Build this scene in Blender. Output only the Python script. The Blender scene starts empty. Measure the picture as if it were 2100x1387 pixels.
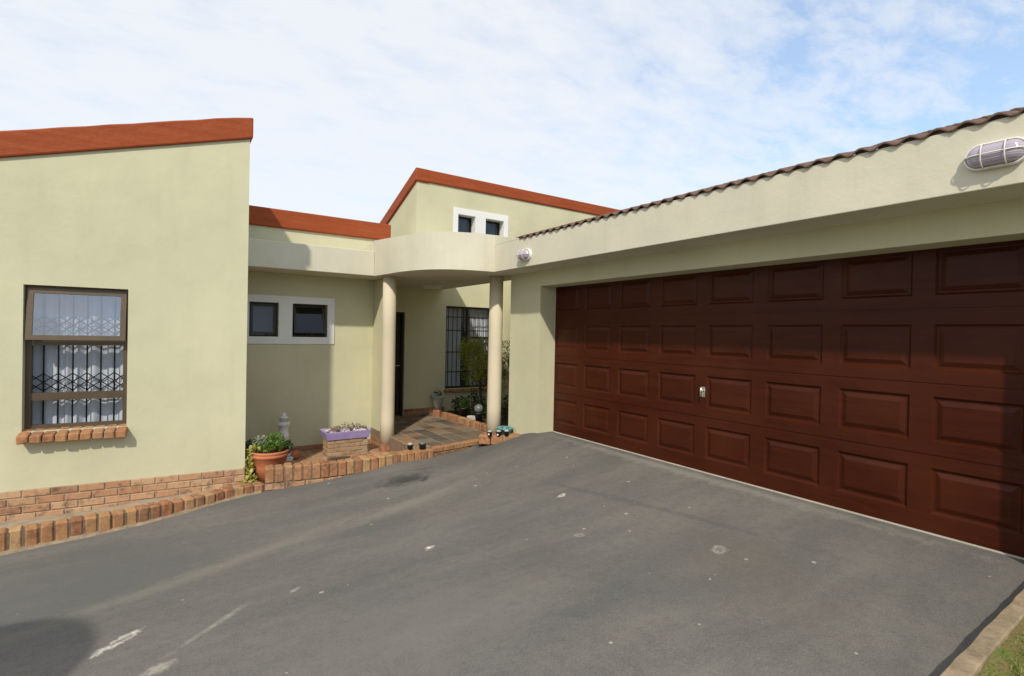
import bpy, bmesh, math, random
from mathutils import Vector, Matrix, noise
random.seed(7)
S = bpy.context.scene
COL = S.collection
R_ = random.random
def U(a, b): return a + (b - a) * random.random()

# ------------------------------------------------------------------ node helper
class NT:
    def __init__(s, name, world=None):
        if world: s.m = world
        else: s.m = bpy.data.materials.new(name)
        s.m.use_nodes = True
        s.t = s.m.node_tree; s.t.nodes.clear()
    def n(s, typ, **kw):
        x = s.t.nodes.new('ShaderNode' + typ)
        for k, v in kw.items():
            if k.startswith('i_'): s.put(x.inputs[k[2:].replace('_', ' ')], v)
            elif k.startswith('j'): s.put(x.inputs[int(k[1:])], v)
            else: setattr(x, k, v)
        return x
    def put(s, sock, v):
        if hasattr(v, 'is_output') or isinstance(v, bpy.types.NodeSocket): s.t.links.new(v, sock)
        elif isinstance(v, bpy.types.Node): s.t.links.new(v.outputs[0], sock)
        else:
            if isinstance(v, (tuple, list)) and len(v) == 3 and sock.type == 'RGBA': v = (*v, 1)
            sock.default_value = v
    def math(s, op, a, b=0.0, c=0.0, clamp=False):
        return s.n('Math', operation=op, use_clamp=clamp, j0=a, j1=b, j2=c).outputs[0]
    def vm(s, op, a, b=(0, 0, 0)):
        x = s.n('VectorMath', operation=op, j0=a, j1=b)
        return x.outputs[1] if op in ('LENGTH', 'DISTANCE', 'DOT_PRODUCT') else x.outputs[0]
    def coord(s, scale=(1, 1, 1), rot=(0, 0, 0), loc=(0, 0, 0)):
        c = s.n('TexCoord').outputs['Object']
        return s.n('Mapping', i_Vector=c, i_Scale=scale, i_Rotation=rot, i_Location=loc).outputs[0]
    def noise(s, vec, sc, det=4, rough=.55, dist=0):
        return s.n('TexNoise', i_Vector=vec, i_Scale=sc, i_Detail=det, i_Roughness=rough, i_Distortion=dist).outputs['Fac']
    def ramp(s, fac, stops, interp='LINEAR'):
        r = s.n('ValToRGB', i_Fac=fac); r.color_ramp.interpolation = interp
        e = r.color_ramp.elements
        while len(e) < len(stops): e.new(.5)
        for i, (p, c) in enumerate(stops):
            e[i].position = p
            e[i].color = (*c, 1) if isinstance(c, (tuple, list)) else (c, c, c, 1)
        return r.outputs[0]
    def mix(s, fac, a, b, mode='MIX'):
        x = s.n('Mix', data_type='RGBA', blend_type=mode)
        s.put(x.inputs[0], fac); s.put(x.inputs[6], a); s.put(x.inputs[7], b)
        return x.outputs[2]
    def bump(s, h, st=.3, d=.01, nrm=None):
        b = s.n('Bump', i_Height=h, i_Strength=st, i_Distance=d)
        if nrm: s.put(b.inputs['Normal'], nrm)
        return b.outputs[0]
    def out(s, col, rough=.7, nrm=None, spec=.4, metal=0, **kw):
        p = s.n('BsdfPrincipled'); s.put(p.inputs['Base Color'], col); s.put(p.inputs['Roughness'], rough)
        s.put(p.inputs['Specular IOR Level'], spec); s.put(p.inputs['Metallic'], metal)
        if nrm: s.put(p.inputs['Normal'], nrm)
        for k, v in kw.items(): s.put(p.inputs[k.replace('_', ' ')], v)
        o = s.n('OutputMaterial'); s.t.links.new(p.outputs[0], o.inputs[0]); return s.m

def plaster(name, col, stain=.10, rough=.85):
    n = NT(name); v = n.coord()
    a = n.noise(v, .9, 5, .6); b = n.noise(n.coord((3.2, 3.2, .35)), 1.6, 5, .65); c = n.noise(v, 55, 4, .7)
    dk = tuple(x * .89 for x in col); lt = tuple(min(1, x * 1.06) for x in col)
    k = n.mix(n.ramp(a, [(.3, 0), (.7, 1)]), dk, lt)
    k = n.mix(n.math('MULTIPLY', n.ramp(b, [(.52, 0), (.78, 1)]), stain * 1.5), k, tuple(x * q for x, q in zip(col, (.62, .60, .52))))
    d = n.noise(v, 5, 6, .7)
    k = n.mix(n.math('MULTIPLY', n.ramp(d, [(.62, 0), (.75, 1)]), .18), k, tuple(x * .72 for x in col))
    h = n.math('ADD', n.math('MULTIPLY', c, .35), n.math('MULTIPLY', n.noise(v, 6, 3), 1.0))
    return n.out(k, rough, n.bump(h, .35, .012), .25)

M = {}
M['wall'] = plaster('painted_plaster', (.575, .55, .375))
M['fascia'] = plaster('cream_plaster', (.63, .595, .475), .16)
M['column'] = plaster('beige_column_paint', (.61, .54, .40), .08)
M['white'] = plaster('white_paint', (.76, .77, .75), .06)
def orange():
    n = NT('orange_roof_paint'); v = n.coord()
    a = n.noise(n.coord((.7, .7, 9)), 1.6, 5, .65); b = n.noise(v, 8, 6, .7)
    k = n.mix(n.ramp(a, [(.3, 0), (.72, 1)]), (.25, .052, .018), (.35, .084, .029))
    k = n.mix(n.math('MULTIPLY', n.ramp(b, [(.55, 0), (.75, 1)]), .45), k, (.20, .045, .020))
    return n.out(k, .6, n.bump(n.noise(v, 14, 5), .35, .02), .12)
M['orange'] = orange()
def asphalt():
    n = NT('worn_asphalt'); v = n.coord()
    big = n.noise(n.coord((1, 1, 1)), .55, 5, .6); st = n.noise(n.coord((.35, 1.9, 1), (0, 0, math.radians(24))), 1.5, 6, .62)
    fine = n.noise(v, 110, 4, .8); mid = n.noise(v, 14, 6, .75)
    k = n.mix(n.ramp(big, [(.28, 0), (.72, 1)]), (.108, .102, .095), (.182, .168, .152))
    k = n.mix(n.math('MULTIPLY', n.ramp(st, [(.44, 0), (.70, 1)]), .38), k, (.262, .240, .200))
    k = n.mix(n.math('MULTIPLY', n.ramp(n.noise(n.coord((.5, 1.6, 1), (0, 0, .3), (3, 8, 0)), 1.1, 5, .6), [(.50, 0), (.68, 1)]), .65), k, (.095, .100, .098))
    k = n.mix(n.math('MULTIPLY', n.ramp(n.noise(v, 1.7, 4, .6), [(.5, 0), (.75, 1)]), .35), k, (.19, .165, .135))
    k = n.mix(n.math('MULTIPLY', n.ramp(mid, [(.3, 1), (.55, 0)]), .42), k, (.075, .075, .07))
    k = n.mix(n.ramp(fine, [(.35, 0), (.75, 1)]), n.mix(.36, k, (.035, .035, .033)), n.mix(.17, k, (.46, .44, .40)))
    # white paint flecks
    vo = n.n('TexVoronoi', i_Vector=v, i_Scale=4.2, i_Randomness=1.0)
    sel = n.n('SeparateColor', i_Color=vo.outputs['Color'])
    r = n.math('MULTIPLY', n.math('POWER', sel.outputs[0], 9.0), .075)
    fl = n.math('LESS_THAN', n.math('ADD', vo.outputs['Distance'], n.math('MULTIPLY', n.math('SUBTRACT', n.noise(v, 60, 3), .5), .06)), r)
    k = n.mix(n.math('MULTIPLY', fl, .75), k, (.60, .58, .52))
    vo = n.n('TexVoronoi', i_Vector=n.coord(loc=(3, 5, 0)), i_Scale=7, i_Randomness=1.0)
    sel = n.n('SeparateColor', i_Color=vo.outputs['Color'])
    fl = n.math('LESS_THAN', vo.outputs['Distance'], n.math('MULTIPLY', n.math('POWER', sel.outputs[1], 6.0), .13))
    k = n.mix(n.math('MULTIPLY', fl, .6), k, (.50, .48, .42))
    # individual scuffs, patches, oil stains: x, y, rx, ry, angle, colour, strength, ring
    wob = n.noise(v, 9, 4, .7); wob2 = n.noise(v, 38, 4, .75)
    SP = [(-.21, 3.52, .16, .045, 52, (.70, .66, .56), .95, 1), (1.72, 3.69, .07, .035, 30, (.85, .80, .66), 1, 0), (3.26, 3.95, .06, .035, 20, (.78, .74, .66), .9, 1),
          (3.25, 2.2, .09, .06, 20, (.55, .53, .48), .75, 1), (.22, 3.36, .40, .030, 47, (.40, .37, .31), .55, 0), (-.02, 3.02, .12, .06, 35, (.50, .46, .38), .6, 0),
          (2.43, 5.95, .36, .24, -8, (.03, .029, .029), .95, 0), (2.62, 5.78, .20, .05, 55, (.04, .04, .04), .65, 0), (2.75, 6.2, .2, .05, -20, (.05, .05, .048), .5, 0),
          (-.6, 4.9, 1.9, 1.1, 15, (.105, .108, .104), .55, 0), (1.2, 2.6, 1.3, .9, 20, (.20, .185, .165), .35, 0), (3.2, 2.0, .9, .5, 60, (.13, .11, .085), .35, 0), (1.9, 6.0, 1.5, .22, 2, (.09, .088, .085), .45, 0),
          (2.15, 5.05, 1.3, .18, 14, (.235, .215, .18), .5, 0), (.72, 3.6, .05, .025, 40, (.5, .48, .42), .6, 0), (2.71, 3.05, .05, .04, 10, (.45, .43, .38), .6, 1),
          (3.55, 3.3, 1.9, .07, 97, (.095, .095, .09), .55, 0), (.4, 4.6, 1.6, .16, 24, (.24, .215, .17), .45, 0), (4.5, 3.5, 2.8, .13, 90, (.30, .28, .24), .55, 0)]
    cc = n.n('TexCoord').outputs['Object']
    brk = n.ramp(n.noise(v, 26, 6, .8), [(.36, .12), (.58, 1)])
    for x, y, rx, ry, an, c, stg, ring in SP:
        a = math.radians(an)
        u = n.vm('SUBTRACT', cc, (x, y, 0))
        du = n.math('DIVIDE', n.vm('DOT_PRODUCT', u, (math.cos(a), math.sin(a), 0)), rx)
        dv = n.math('DIVIDE', n.vm('DOT_PRODUCT', u, (-math.sin(a), math.cos(a), 0)), ry)
        d = n.math('SQRT', n.math('ADD', n.math('MULTIPLY', du, du), n.math('MULTIPLY', dv, dv)))
        d = n.math('ADD', d, n.math('ADD', n.math('MULTIPLY', n.math('SUBTRACT', wob, .5), 1.8), n.math('MULTIPLY', n.math('SUBTRACT', wob2, .5), 1.4)))
        if ring: mk = n.ramp(d, [(.0, .25), (.3, .4), (.6, 1), (1, 0)])
        else: mk = n.ramp(d, [(.25, 1), (1, 0)])
        if max(c) > .3: mk = n.math('MULTIPLY', mk, brk)
        k = n.mix(n.math('MULTIPLY', mk, stg), k, c)
    h = n.math('ADD', n.math('MULTIPLY', fine, .6), n.math('MULTIPLY', mid, 1.0))
    return n.out(k, .88, n.bump(h, .5, .008), .3)
M['asphalt'] = asphalt()
def brick(name, cols, dark=.35, lit=.55):
    n = NT(name); v = n.coord()
    ri = n.n('NewGeometry').outputs['Random Per Island']
    k = n.ramp(ri, [(i / (len(cols) - 1), c) for i, c in enumerate(cols)])
    k = n.mix(n.ramp(n.noise(v, 22, 6, .7), [(.42, 0), (.72, 1)]), k, n.mix(lit, k, (.50, .33, .19)))
    k = n.mix(n.math('MULTIPLY', n.ramp(n.noise(v, 9, 6, .75), [(.50, 0), (.66, 1)]), dark * 1.5), k, (.07, .042, .026))
    k = n.mix(n.math('MULTIPLY', n.ramp(n.noise(v, 90, 3, .8), [(.55, 0), (.7, 1)]), .25), k, (.12, .07, .04))
    return n.out(k, .9, n.bump(n.noise(v, 70, 5, .75), .6, .006), .2)
M['brick'] = brick('face_brick', [(.31, .115, .05), (.38, .18, .08), (.24, .09, .045), (.43, .24, .105), (.33, .14, .062), (.45, .28, .13), (.27, .12, .06), (.36, .20, .10)])
M['plinth'] = brick('plinth_brick', [(.42, .22, .12), (.48, .29, .17), (.36, .17, .095), (.50, .33, .20), (.40, .20, .12), (.27, .14, .09), (.46, .27, .15)], .5)
M['redbrick'] = brick('dull_red_brick', [(.30, .13, .075), (.36, .18, .10), (.26, .10, .06), (.33, .16, .09)], .4)
M['buffbrick'] = brick('buff_brick', [(.36, .26, .16), (.32, .22, .13), (.40, .29, .18), (.30, .20, .12)], .25)
M['paver'] = brick('clay_paver', [(.34, .18, .11), (.40, .23, .14), (.30, .15, .09), (.42, .27, .17), (.37, .2, .12)], .45)
M['tile'] = brick('slate_tile', [(.10, .10, .08), (.27, .15, .08), (.15, .12, .08), (.055, .06, .055), (.26, .19, .12), (.11, .07, .05), (.19, .17, .13), (.30, .17, .10)], .12, .2)
def simple(name, col, rough=.6, var=.2, sc=12, metal=0, spec=.4, bump=.15, dirt=None, **kw):
    n = NT(name); v = n.coord()
    k = n.mix(n.ramp(n.noise(v, sc, 5, .65), [(.3, 0), (.7, 1)]), tuple(x * (1 - var) for x in col), tuple(min(1, x * (1 + var)) for x in col))
    if dirt: k = n.mix(n.math('MULTIPLY', n.ramp(n.noise(v, 7, 6, .7), [(.5, 0), (.72, 1)]), .6), k, dirt)
    return n.out(k, rough, n.bump(n.noise(v, sc * 4, 4), bump, .005) if bump else None, spec, metal, **kw)
M['mortar'] = simple('mortar', (.36, .29, .21), .95, .25, 20, dirt=(.16, .12, .08))
M['stepmortar'] = simple('brown_step_mortar', (.22, .15, .10), .95, .3, 20)
M['darkmortar'] = simple('dark_mortar', (.17, .12, .085), .95, .3, 20)
M['concrete'] = simple('weathered_concrete', (.36, .29, .205), .92, .22, 9, bump=.6, dirt=(.17, .12, .075))
M['oldconcrete'] = simple('stained_concrete', (.27, .205, .135), .92, .30, 12, bump=.8, dirt=(.11, .085, .055))
M['threshold'] = simple('threshold_concrete', (.42, .38, .32), .85, .15, 9, dirt=(.34, .29, .24))
M['bronze'] = simple('bronze_aluminium', (.115, .082, .052), .42, .15, 6, .35, .5, .05)
M['darkbronze'] = simple('dark_bronze_frame', (.035, .030, .024), .45, .15, 6, .3, .5, .05)
M['iron'] = simple('black_iron', (.016, .016, .018), .45, .2, 10, .3, .5, .05)
M['steel'] = simple('brushed_steel', (.62, .60, .55), .3, .1, 20, .9, .5, .05)
M['lampwhite'] = simple('white_enamel', (.78, .76, .70), .4, .06, 12, 0, .5, .05, dirt=(.55, .5, .42))
M['dooriron'] = simple('dark_wood_door', (.018, .013, .010), .4, .25, 8)
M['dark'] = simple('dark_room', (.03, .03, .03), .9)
M['room'] = simple('pale_room_wall', (.30, .30, .29), .9)
M['terracotta'] = simple('terracotta', (.50, .165, .075), .75, .14, 9, bump=.25, dirt=(.36, .14, .08))
M['greenplastic'] = simple('dark_teal_plastic', (.012, .035, .035), .4, .2)
M['blackplastic'] = simple('black_plastic', (.016, .017, .018), .42, .2)
M['teal'] = simple('teal_plastic', (.11, .30, .31), .45, .18, 14, dirt=(.2, .28, .26))
M['purple'] = simple('purple_paint', (.33, .27, .54), .75, .12, 10, dirt=(.42, .37, .52))
M['whitestone'] = simple('white_stone', (.50, .46, .42), .85, .15, 16, bump=.5)
M['whitepot'] = simple('grey_white_pot', (.36, .38, .35), .6, .1)
M['ornament'] = simple('white_concrete', (.66, .66, .66), .75, .10, 12, bump=.4, dirt=(.42, .42, .40))
M['soil'] = simple('soil', (.055, .038, .025), .95, .4, 30, bump=.8)
M['bark'] = simple('bark', (.075, .055, .038), .95, .35, 20, bump=.8)
M['greyball'] = simple('grey_globe', (.15, .155, .15), .35, .15)
M['fabric'] = simple('white_net_curtain', (.72, .72, .76), .9, .05, 6)
def lampglass():
    n = NT('lavender_ribbed_glass'); v = n.coord((1, 1, 1))
    w = n.n('TexWave', bands_direction='Z', i_Vector=v, i_Scale=26, i_Distortion=0.2)
    k = n.mix(w.outputs['Fac'], (.36, .31, .385), (.46, .41, .48))
    return n.out(k, .16, n.bump(w.outputs['Fac'], .25, .003), .6)
M['lampglass'] = lampglass()
def glass(name, tint=(.85, .88, .9), refl=.12):
    n = NT(name)
    fr = n.n('LayerWeight', i_Blend=.5)
    fac = n.math('ADD', n.math('MULTIPLY', n.math('POWER', fr.outputs['Facing'], 5.0), .9), refl + .04, clamp=True)
    v = n.coord()
    g = n.n('BsdfGlossy', i_Color=(.9, .93, 1), i_Roughness=.03, i_Normal=n.bump(n.noise(v, 2.2, 2), .04, .02))
    t = n.n('BsdfTransparent', i_Color=tint)
    m = n.n('MixShader'); n.put(m.inputs[0], fac); n.put(m.inputs[1], t.outputs[0]); n.put(m.inputs[2], g.outputs[0])
    o = n.n('OutputMaterial'); n.t.links.new(m.outputs[0], o.inputs[0]); return n.m
M['glass'] = glass('window_glass', (.85, .88, .9), .03); M['darkglass'] = glass('tinted_glass', (.30, .33, .37), 0)
def wood():
    n = NT('mahogany_stained_door'); v = n.coord((3, .55, 14)); v2 = n.coord((3, 2.2, 70))
    a = n.noise(v, 2.0, 6, .7, .6); b = n.noise(v2, 2.2, 5, .7)
    k = n.mix(n.ramp(a, [(.32, 0), (.68, 1)]), (.038, .0066, .0021), (.062, .0122, .0038))
    k = n.mix(n.math('MULTIPLY', n.ramp(b, [(.4, 0), (.75, 1)]), .35), k, (.028, .0055, .0022))
    k = n.mix(n.math('MULTIPLY', n.ramp(n.noise(n.coord(), 1.3, 4, .6), [(.40, 0), (.70, 1)]), .5), k, (.080, .020, .007))
    return n.out(k, n.ramp(n.noise(n.coord((1, 1, 3)), 3, 4), [(.3, .30), (.7, .46)]), n.bump(n.math('ADD', a, n.math('MULTIPLY', b, .6)), .14, .004), .17)
M['wood'] = wood()
def rooftile():
    n = NT('brown_roof_tile'); v = n.coord()
    k = n.mix(n.ramp(n.noise(v, 7, 6, .7), [(.3, 0), (.7, 1)]), (.085, .050, .036), (.17, .105, .075))
    k = n.mix(n.math('MULTIPLY', n.ramp(n.noise(v, 30, 4, .8), [(.55, 0), (.7, 1)]), .5), k, (.22, .16, .12))
    return n.out(k, .8, n.bump(n.noise(v, 40, 4), .4, .005), .3)
M['rooftile'] = rooftile()
def leaf(name, a, b, c=None, trans=.35):
    n = NT(name); ri = n.n('NewGeometry').outputs['Random Per Island']
    st = [(0, a), (1, b)] if not c else [(0, a), (.6, b), (1, c)]
    k = n.ramp(ri, st)
    p = n.n('BsdfPrincipled'); n.put(p.inputs['Base Color'], k); n.put(p.inputs['Roughness'], .5); n.put(p.inputs['Specular IOR Level'], .35)
    t = n.n('BsdfTranslucent'); n.put(t.inputs[0], n.mix(1, k, (1.0, 1.0, .55), 'MULTIPLY'))
    m = n.n('MixShader', j0=trans); n.put(m.inputs[1], p.outputs[0]); n.put(m.inputs[2], t.outputs[0])
    o = n.n('OutputMaterial'); n.t.links.new(m.outputs[0], o.inputs[0]); return n.m
M['leaf_tree'] = leaf('olive_leaf', (.13, .16, .022), (.28, .31, .045), (.42, .42, .08))
M['leaf_green'] = leaf('fresh_leaf', (.06, .13, .02), (.15, .28, .04), (.24, .36, .08))
M['leaf_yellow'] = leaf('yellow_leaf', (.32, .33, .06), (.52, .50, .14), (.60, .52, .22))
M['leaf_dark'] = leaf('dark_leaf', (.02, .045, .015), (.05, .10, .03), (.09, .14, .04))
M['leaf_grey'] = leaf('grey_flower', (.20, .25, .16), (.36, .40, .30), (.62, .60, .56))
M['leaf_rust'] = leaf('rust_succulent', (.17, .09, .06), (.27, .17, .09), (.24, .26, .10), .1)
M['leaf_orange'] = leaf('orange_leaf', (.40, .16, .06), (.50, .24, .09))
M['grass'] = leaf('grass_blade', (.09, .15, .018), (.20, .29, .045), (.36, .36, .11))
def lawnmat():
    n = NT('lawn_soil'); v = n.coord()
    k = n.mix(n.ramp(n.noise(v, 5, 6, .7), [(.35, 0), (.65, 1)]), (.20, .13, .07), (.13, .17, .04))
    return n.out(k, .95, n.bump(n.noise(v, 50, 5), .8, .02), .2)
M['lawn'] = lawnmat()

# ------------------------------------------------------------------ mesh helper
class MB:
    def __init__(s): s.v = []; s.f = []; s.sm = []
    def add(s, vs, fs, smooth=False):
        o = len(s.v); s.v += [tuple(p) for p in vs]; s.f += [tuple(i + o for i in f) for f in fs]; s.sm += [smooth] * len(fs); return s
    def box(s, x0, x1, y0, y1, z0, z1, mat=None):
        vs = [(x, y, z) for x in (x0, x1) for y in (y0, y1) for z in (z0, z1)]
        if mat: vs = [mat @ Vector(p) for p in vs]
        return s.add(vs, [(0, 1, 3, 2), (4, 6, 7, 5), (0, 4, 5, 1), (2, 3, 7, 6), (0, 2, 6, 4), (1, 5, 7, 3)])
    def rbox(s, x0, x1, y0, y1, z0, z1, b=.006, mat=None):
        """box with chamfered edges: one island"""
        c = ((x0 + x1) / 2, (y0 + y1) / 2, (z0 + z1) / 2); h = ((x1 - x0) / 2, (y1 - y0) / 2, (z1 - z0) / 2)
        b = min(b, min(h) * .8); vs = []; idx = {}
        for sx in (-1, 1):
            for sy in (-1, 1):
                for sz in (-1, 1):
                    for ax in range(3):
                        p = [sx * h[0], sy * h[1], sz * h[2]]
                        for q in range(3):
                            if q != ax: p[q] -= (sx, sy, sz)[q] * b
                        idx[(sx, sy, sz, ax)] = len(vs); vs.append(Vector((c[0] + p[0], c[1] + p[1], c[2] + p[2])))
        fs = []
        for sg in (-1, 1):
            fs.append([idx[(sg, a, d, 0)] for a, d in ((-1, -1), (1, -1), (1, 1), (-1, 1))][::sg])
            fs.append([idx[(a, sg, d, 1)] for a, d in ((-1, -1), (-1, 1), (1, 1), (1, -1))][::sg])
            fs.append([idx[(a, d, sg, 2)] for a, d in ((-1, -1), (1, -1), (1, 1), (-1, 1))][::sg])
        for a in (-1, 1):
            for d in (-1, 1):
                fs.append([idx[(a, d, -1, 0)], idx[(a, d, 1, 0)], idx[(a, d, 1, 1)], idx[(a, d, -1, 1)]])
                fs.append([idx[(a, -1, d, 0)], idx[(a, 1, d, 0)], idx[(a, 1, d, 2)], idx[(a, -1, d, 2)]])
                fs.append([idx[(-1, a, d, 1)], idx[(1, a, d, 1)], idx[(1, a, d, 2)], idx[(-1, a, d, 2)]])
                for e in (-1, 1): pass
        for sx in (-1, 1):
            for sy in (-1, 1):
                for sz in (-1, 1): fs.append([idx[(sx, sy, sz, q)] for q in range(3)])
        if mat: vs = [mat @ p for p in vs]
        return s.add(vs, fs)
    def prism(s, poly, z0, z1, ztop=None):
        n = len(poly); vs = [(x, y, z0) for x, y in poly] + [(x, y, (ztop[i] if ztop else z1)) for i, (x, y) in enumerate(poly)]
        fs = [(i, (i + 1) % n, n + (i + 1) % n, n + i) for i in range(n)] + [tuple(range(n))[::-1], tuple(range(n, 2 * n))]
        return s.add(vs, fs)
    def extr(s, pts, dvec):
        """3D polygon extruded along a vector"""
        n = len(pts); d = Vector(dvec); vs = [Vector(p) for p in pts] + [Vector(p) + d for p in pts]
        fs = [(i, (i + 1) % n, n + (i + 1) % n, n + i) for i in range(n)] + [tuple(range(n))[::-1], tuple(range(n, 2 * n))]
        return s.add(vs, fs)
    def lathe(s, prof, c=(0, 0, 0), seg=32, sx=1, sy=1, smooth=True, rot=None):
        vs = []
        for r, z in prof:
            for i in range(seg):
                a = 2 * math.pi * i / seg; p = Vector((r * math.cos(a) * sx, r * math.sin(a) * sy, z))
                if rot: p = rot @ p
                vs.append(p + Vector(c))
        fs = []
        for j in range(len(prof) - 1):
            for i in range(seg):
                k = (i + 1) % seg; fs.append((j * seg + i, j * seg + k, (j + 1) * seg + k, (j + 1) * seg + i))
        fs.append(tuple(range(seg))[::-1]); fs.append(tuple((len(prof) - 1) * seg + i for i in range(seg)))
        return s.add(vs, fs, smooth)
    def tube(s, pts, r, seg=8, closed=False, taper=None):
        pts = [Vector(p) for p in pts]; n = len(pts); vs = []
        for i, p in enumerate(pts):
            a = pts[(i - 1) % n] if (closed or i) else p; b = pts[(i + 1) % n] if (closed or i < n - 1) else p
            t = (b - a).normalized(); q = t.orthogonal().normalized() if i == 0 else (q - t * q.dot(t)).normalized()
            w = t.cross(q); rr = r if taper is None else r + (taper - r) * i / max(1, n - 1)
            for k in range(seg):
                an = 2 * math.pi * k / seg; vs.append(p + (q * math.cos(an) + w * math.sin(an)) * rr)
        fs = []
        for i in range(n if closed else n - 1):
            j = (i + 1) % n
            for k in range(seg): fs.append((i * seg + k, i * seg + (k + 1) % seg, j * seg + (k + 1) % seg, j * seg + k))
        if not closed: fs += [tuple(range(seg))[::-1], tuple((n - 1) * seg + k for k in range(seg))]
        return s.add(vs, fs, True)
    def build(s, name, mat, parent=None, smooth_angle=None, fix=True):
        if isinstance(mat, str) and 'brick' in mat and mat != 'redbrick':
            s.v = [tuple(Vector(p) + noise.noise_vector(Vector(p) * 31) * .006) for p in s.v]
        me = bpy.data.meshes.new(name); off = Vector((0, 0, 0)); p = parent
        while p is not None: off += Vector(p.location); p = p.parent
        me.from_pydata([Vector(q) - off for q in s.v], [], s.f)
        for i, pl in enumerate(me.polygons): pl.use_smooth = s.sm[i]
        if fix:
            bm = bmesh.new(); bm.from_mesh(me); bmesh.ops.recalc_face_normals(bm, faces=bm.faces); bm.to_mesh(me); bm.free()
        me.materials.append(M[mat] if isinstance(mat, str) else mat)
        o = bpy.data.objects.new(name, me); COL.objects.link(o)
        if parent: o.parent = parent
        return o
def tag(o, label=None, cat=None, group=None, kind=None):
    if label: o['label'] = label
    if cat: o['category'] = cat
    if group: o['group'] = group
    if kind: o['kind'] = kind
    return o
def thing(name, label, cat, loc, group=None):
    o = bpy.data.objects.new(name, None); COL.objects.link(o); o.location = loc; o.empty_display_size = .1
    return tag(o, label, cat, group)
def soften(o, w=.006):
    m = o.modifiers.new('bevel', 'BEVEL'); m.width = w; m.segments = 2; m.limit_method = 'ANGLE'; m.angle_limit = math.radians(40)
    return o

def wall(mb, o, u, L, z0, ztop, holes, depth, nrm):
    """upright wall sheet. o: (x,y) start, u: unit dir, L length, ztop(s) height, holes [(s0,s1,za,zb)], nrm: inward (x,y); reveals of given depth"""
    ss = sorted({0, L, *[h[0] for h in holes], *[h[1] for h in holes]})
    zs = sorted({z0, *[h[2] for h in holes], *[h[3] for h in holes]}) + [None]
    P = lambda a, z, d=0: (o[0] + u[0] * a + nrm[0] * d, o[1] + u[1] * a + nrm[1] * d, ztop(a) if z is None else z)
    for i in range(len(ss) - 1):
        for j in range(len(zs) - 1):
            a, b, c, d = ss[i], ss[i + 1], zs[j], zs[j + 1]
            if any(h[0] <= a + 1e-6 and b <= h[1] + 1e-6 and h[2] <= c + 1e-6 and d is not None and d <= h[3] + 1e-6 for h in holes): continue
            mb.add([P(a, c), P(b, c), P(b, d), P(a, d)], [(0, 1, 2, 3)])
    for a, b, c, d in holes:
        for q in (((a, c), (a, d)), ((b, c), (b, d)), ((a, c), (b, c)), ((a, d), (b, d))):
            mb.add([P(*q[0]), P(*q[1]), P(*q[1], depth), P(*q[0], depth)], [(0, 1, 2, 3)])
    T = .28
    mb.add([P(0, z0), P(0, None), P(0, None, T), P(0, z0, T)], [(0, 1, 2, 3)]); mb.add([P(L, z0), P(L, None), P(L, None, T), P(L, z0, T)], [(0, 1, 2, 3)])
    mb.add([P(0, None), P(L, None), P(L, None, T), P(0, None, T)], [(0, 1, 2, 3)])
    return mb

# ------------------------------------------------------------------ levels
def gz(x, y):
    d = 4.42 - x
    f = .70 * (1 - math.exp(-max(d, 0) / 2.3)) if d > 0 else 0
    t = min(1, max(0, (y - 1.5) / 4.9)); t = t * t * (3 - 2 * t)
    e = min(1, max(0, (y - 5.9) / .9)); e = e * e * (3 - 2 * e)
    return -f * (.25 + .75 * t) - .18 * e * min(1, max(0, (x - 2.6) / 1.2))

def sheet(name, xs, ys, zf, mat, label=None, cat=None):
    mb = MB(); nx, ny = len(xs), len(ys)
    vs = [(x, y, zf(x, y)) for x in xs for y in ys]
    mb.add(vs, [(i * ny + j, (i + 1) * ny + j, (i + 1) * ny + j + 1, i * ny + j + 1) for i in range(nx - 1) for j in range(ny - 1)], True)
    o = mb.build(name, mat, fix=False); tag(o, label, cat, kind='structure'); return o
def fr(a, b, n): return [a + (b - a) * i / n for i in range(n + 1)]
def kly(x):
    for p, q in zip(kl, kl[1:]):
        if p[0] <= x <= q[0]: return p[1] + (q[1] - p[1]) * (x - p[0]) / (q[0] - p[0])
    return 6.8 if x > 0 else 6.12
kl = [(-3.6, 6.12), (-2.2, 6.16), (-1.14, 6.33), (-.26, 6.44), (.30, 6.62), (.62, 6.76), (1.0, 6.80)]
def drive_z(x, y):
    ks = kl + [(1.6, 6.72), (3.05, 6.75), (3.2, 6.81), (4.0, 6.90), (4.08, 6.66), (4.5, 6.40)]
    yk = 99 if x < -3.6 or x > 4.42 else next(p[1] + (q[1] - p[1]) * (x - p[0]) / (q[0] - p[0]) for p, q in zip(ks, ks[1:]) if p[0] <= x <= q[0] + 1e-6)
    return gz(x, y) - .5 * min(1, max(0, (y - yk - .02) / .05))
sheet('driveway', fr(-9, 4.9, 150), fr(-7, 5.9, 100) + fr(5.93, 7.15, 50), drive_z, 'asphalt', 'large grey worn asphalt driveway with white scuffs and a dark oil stain', 'driveway')
sheet('ground', [-400, -60, -9.5, 30, 90, 400], [-400, -60, -7.5, 30, 90, 400], lambda x, y: -1.0, 'lawn', 'flat ground running off around the house', 'ground')

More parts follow.
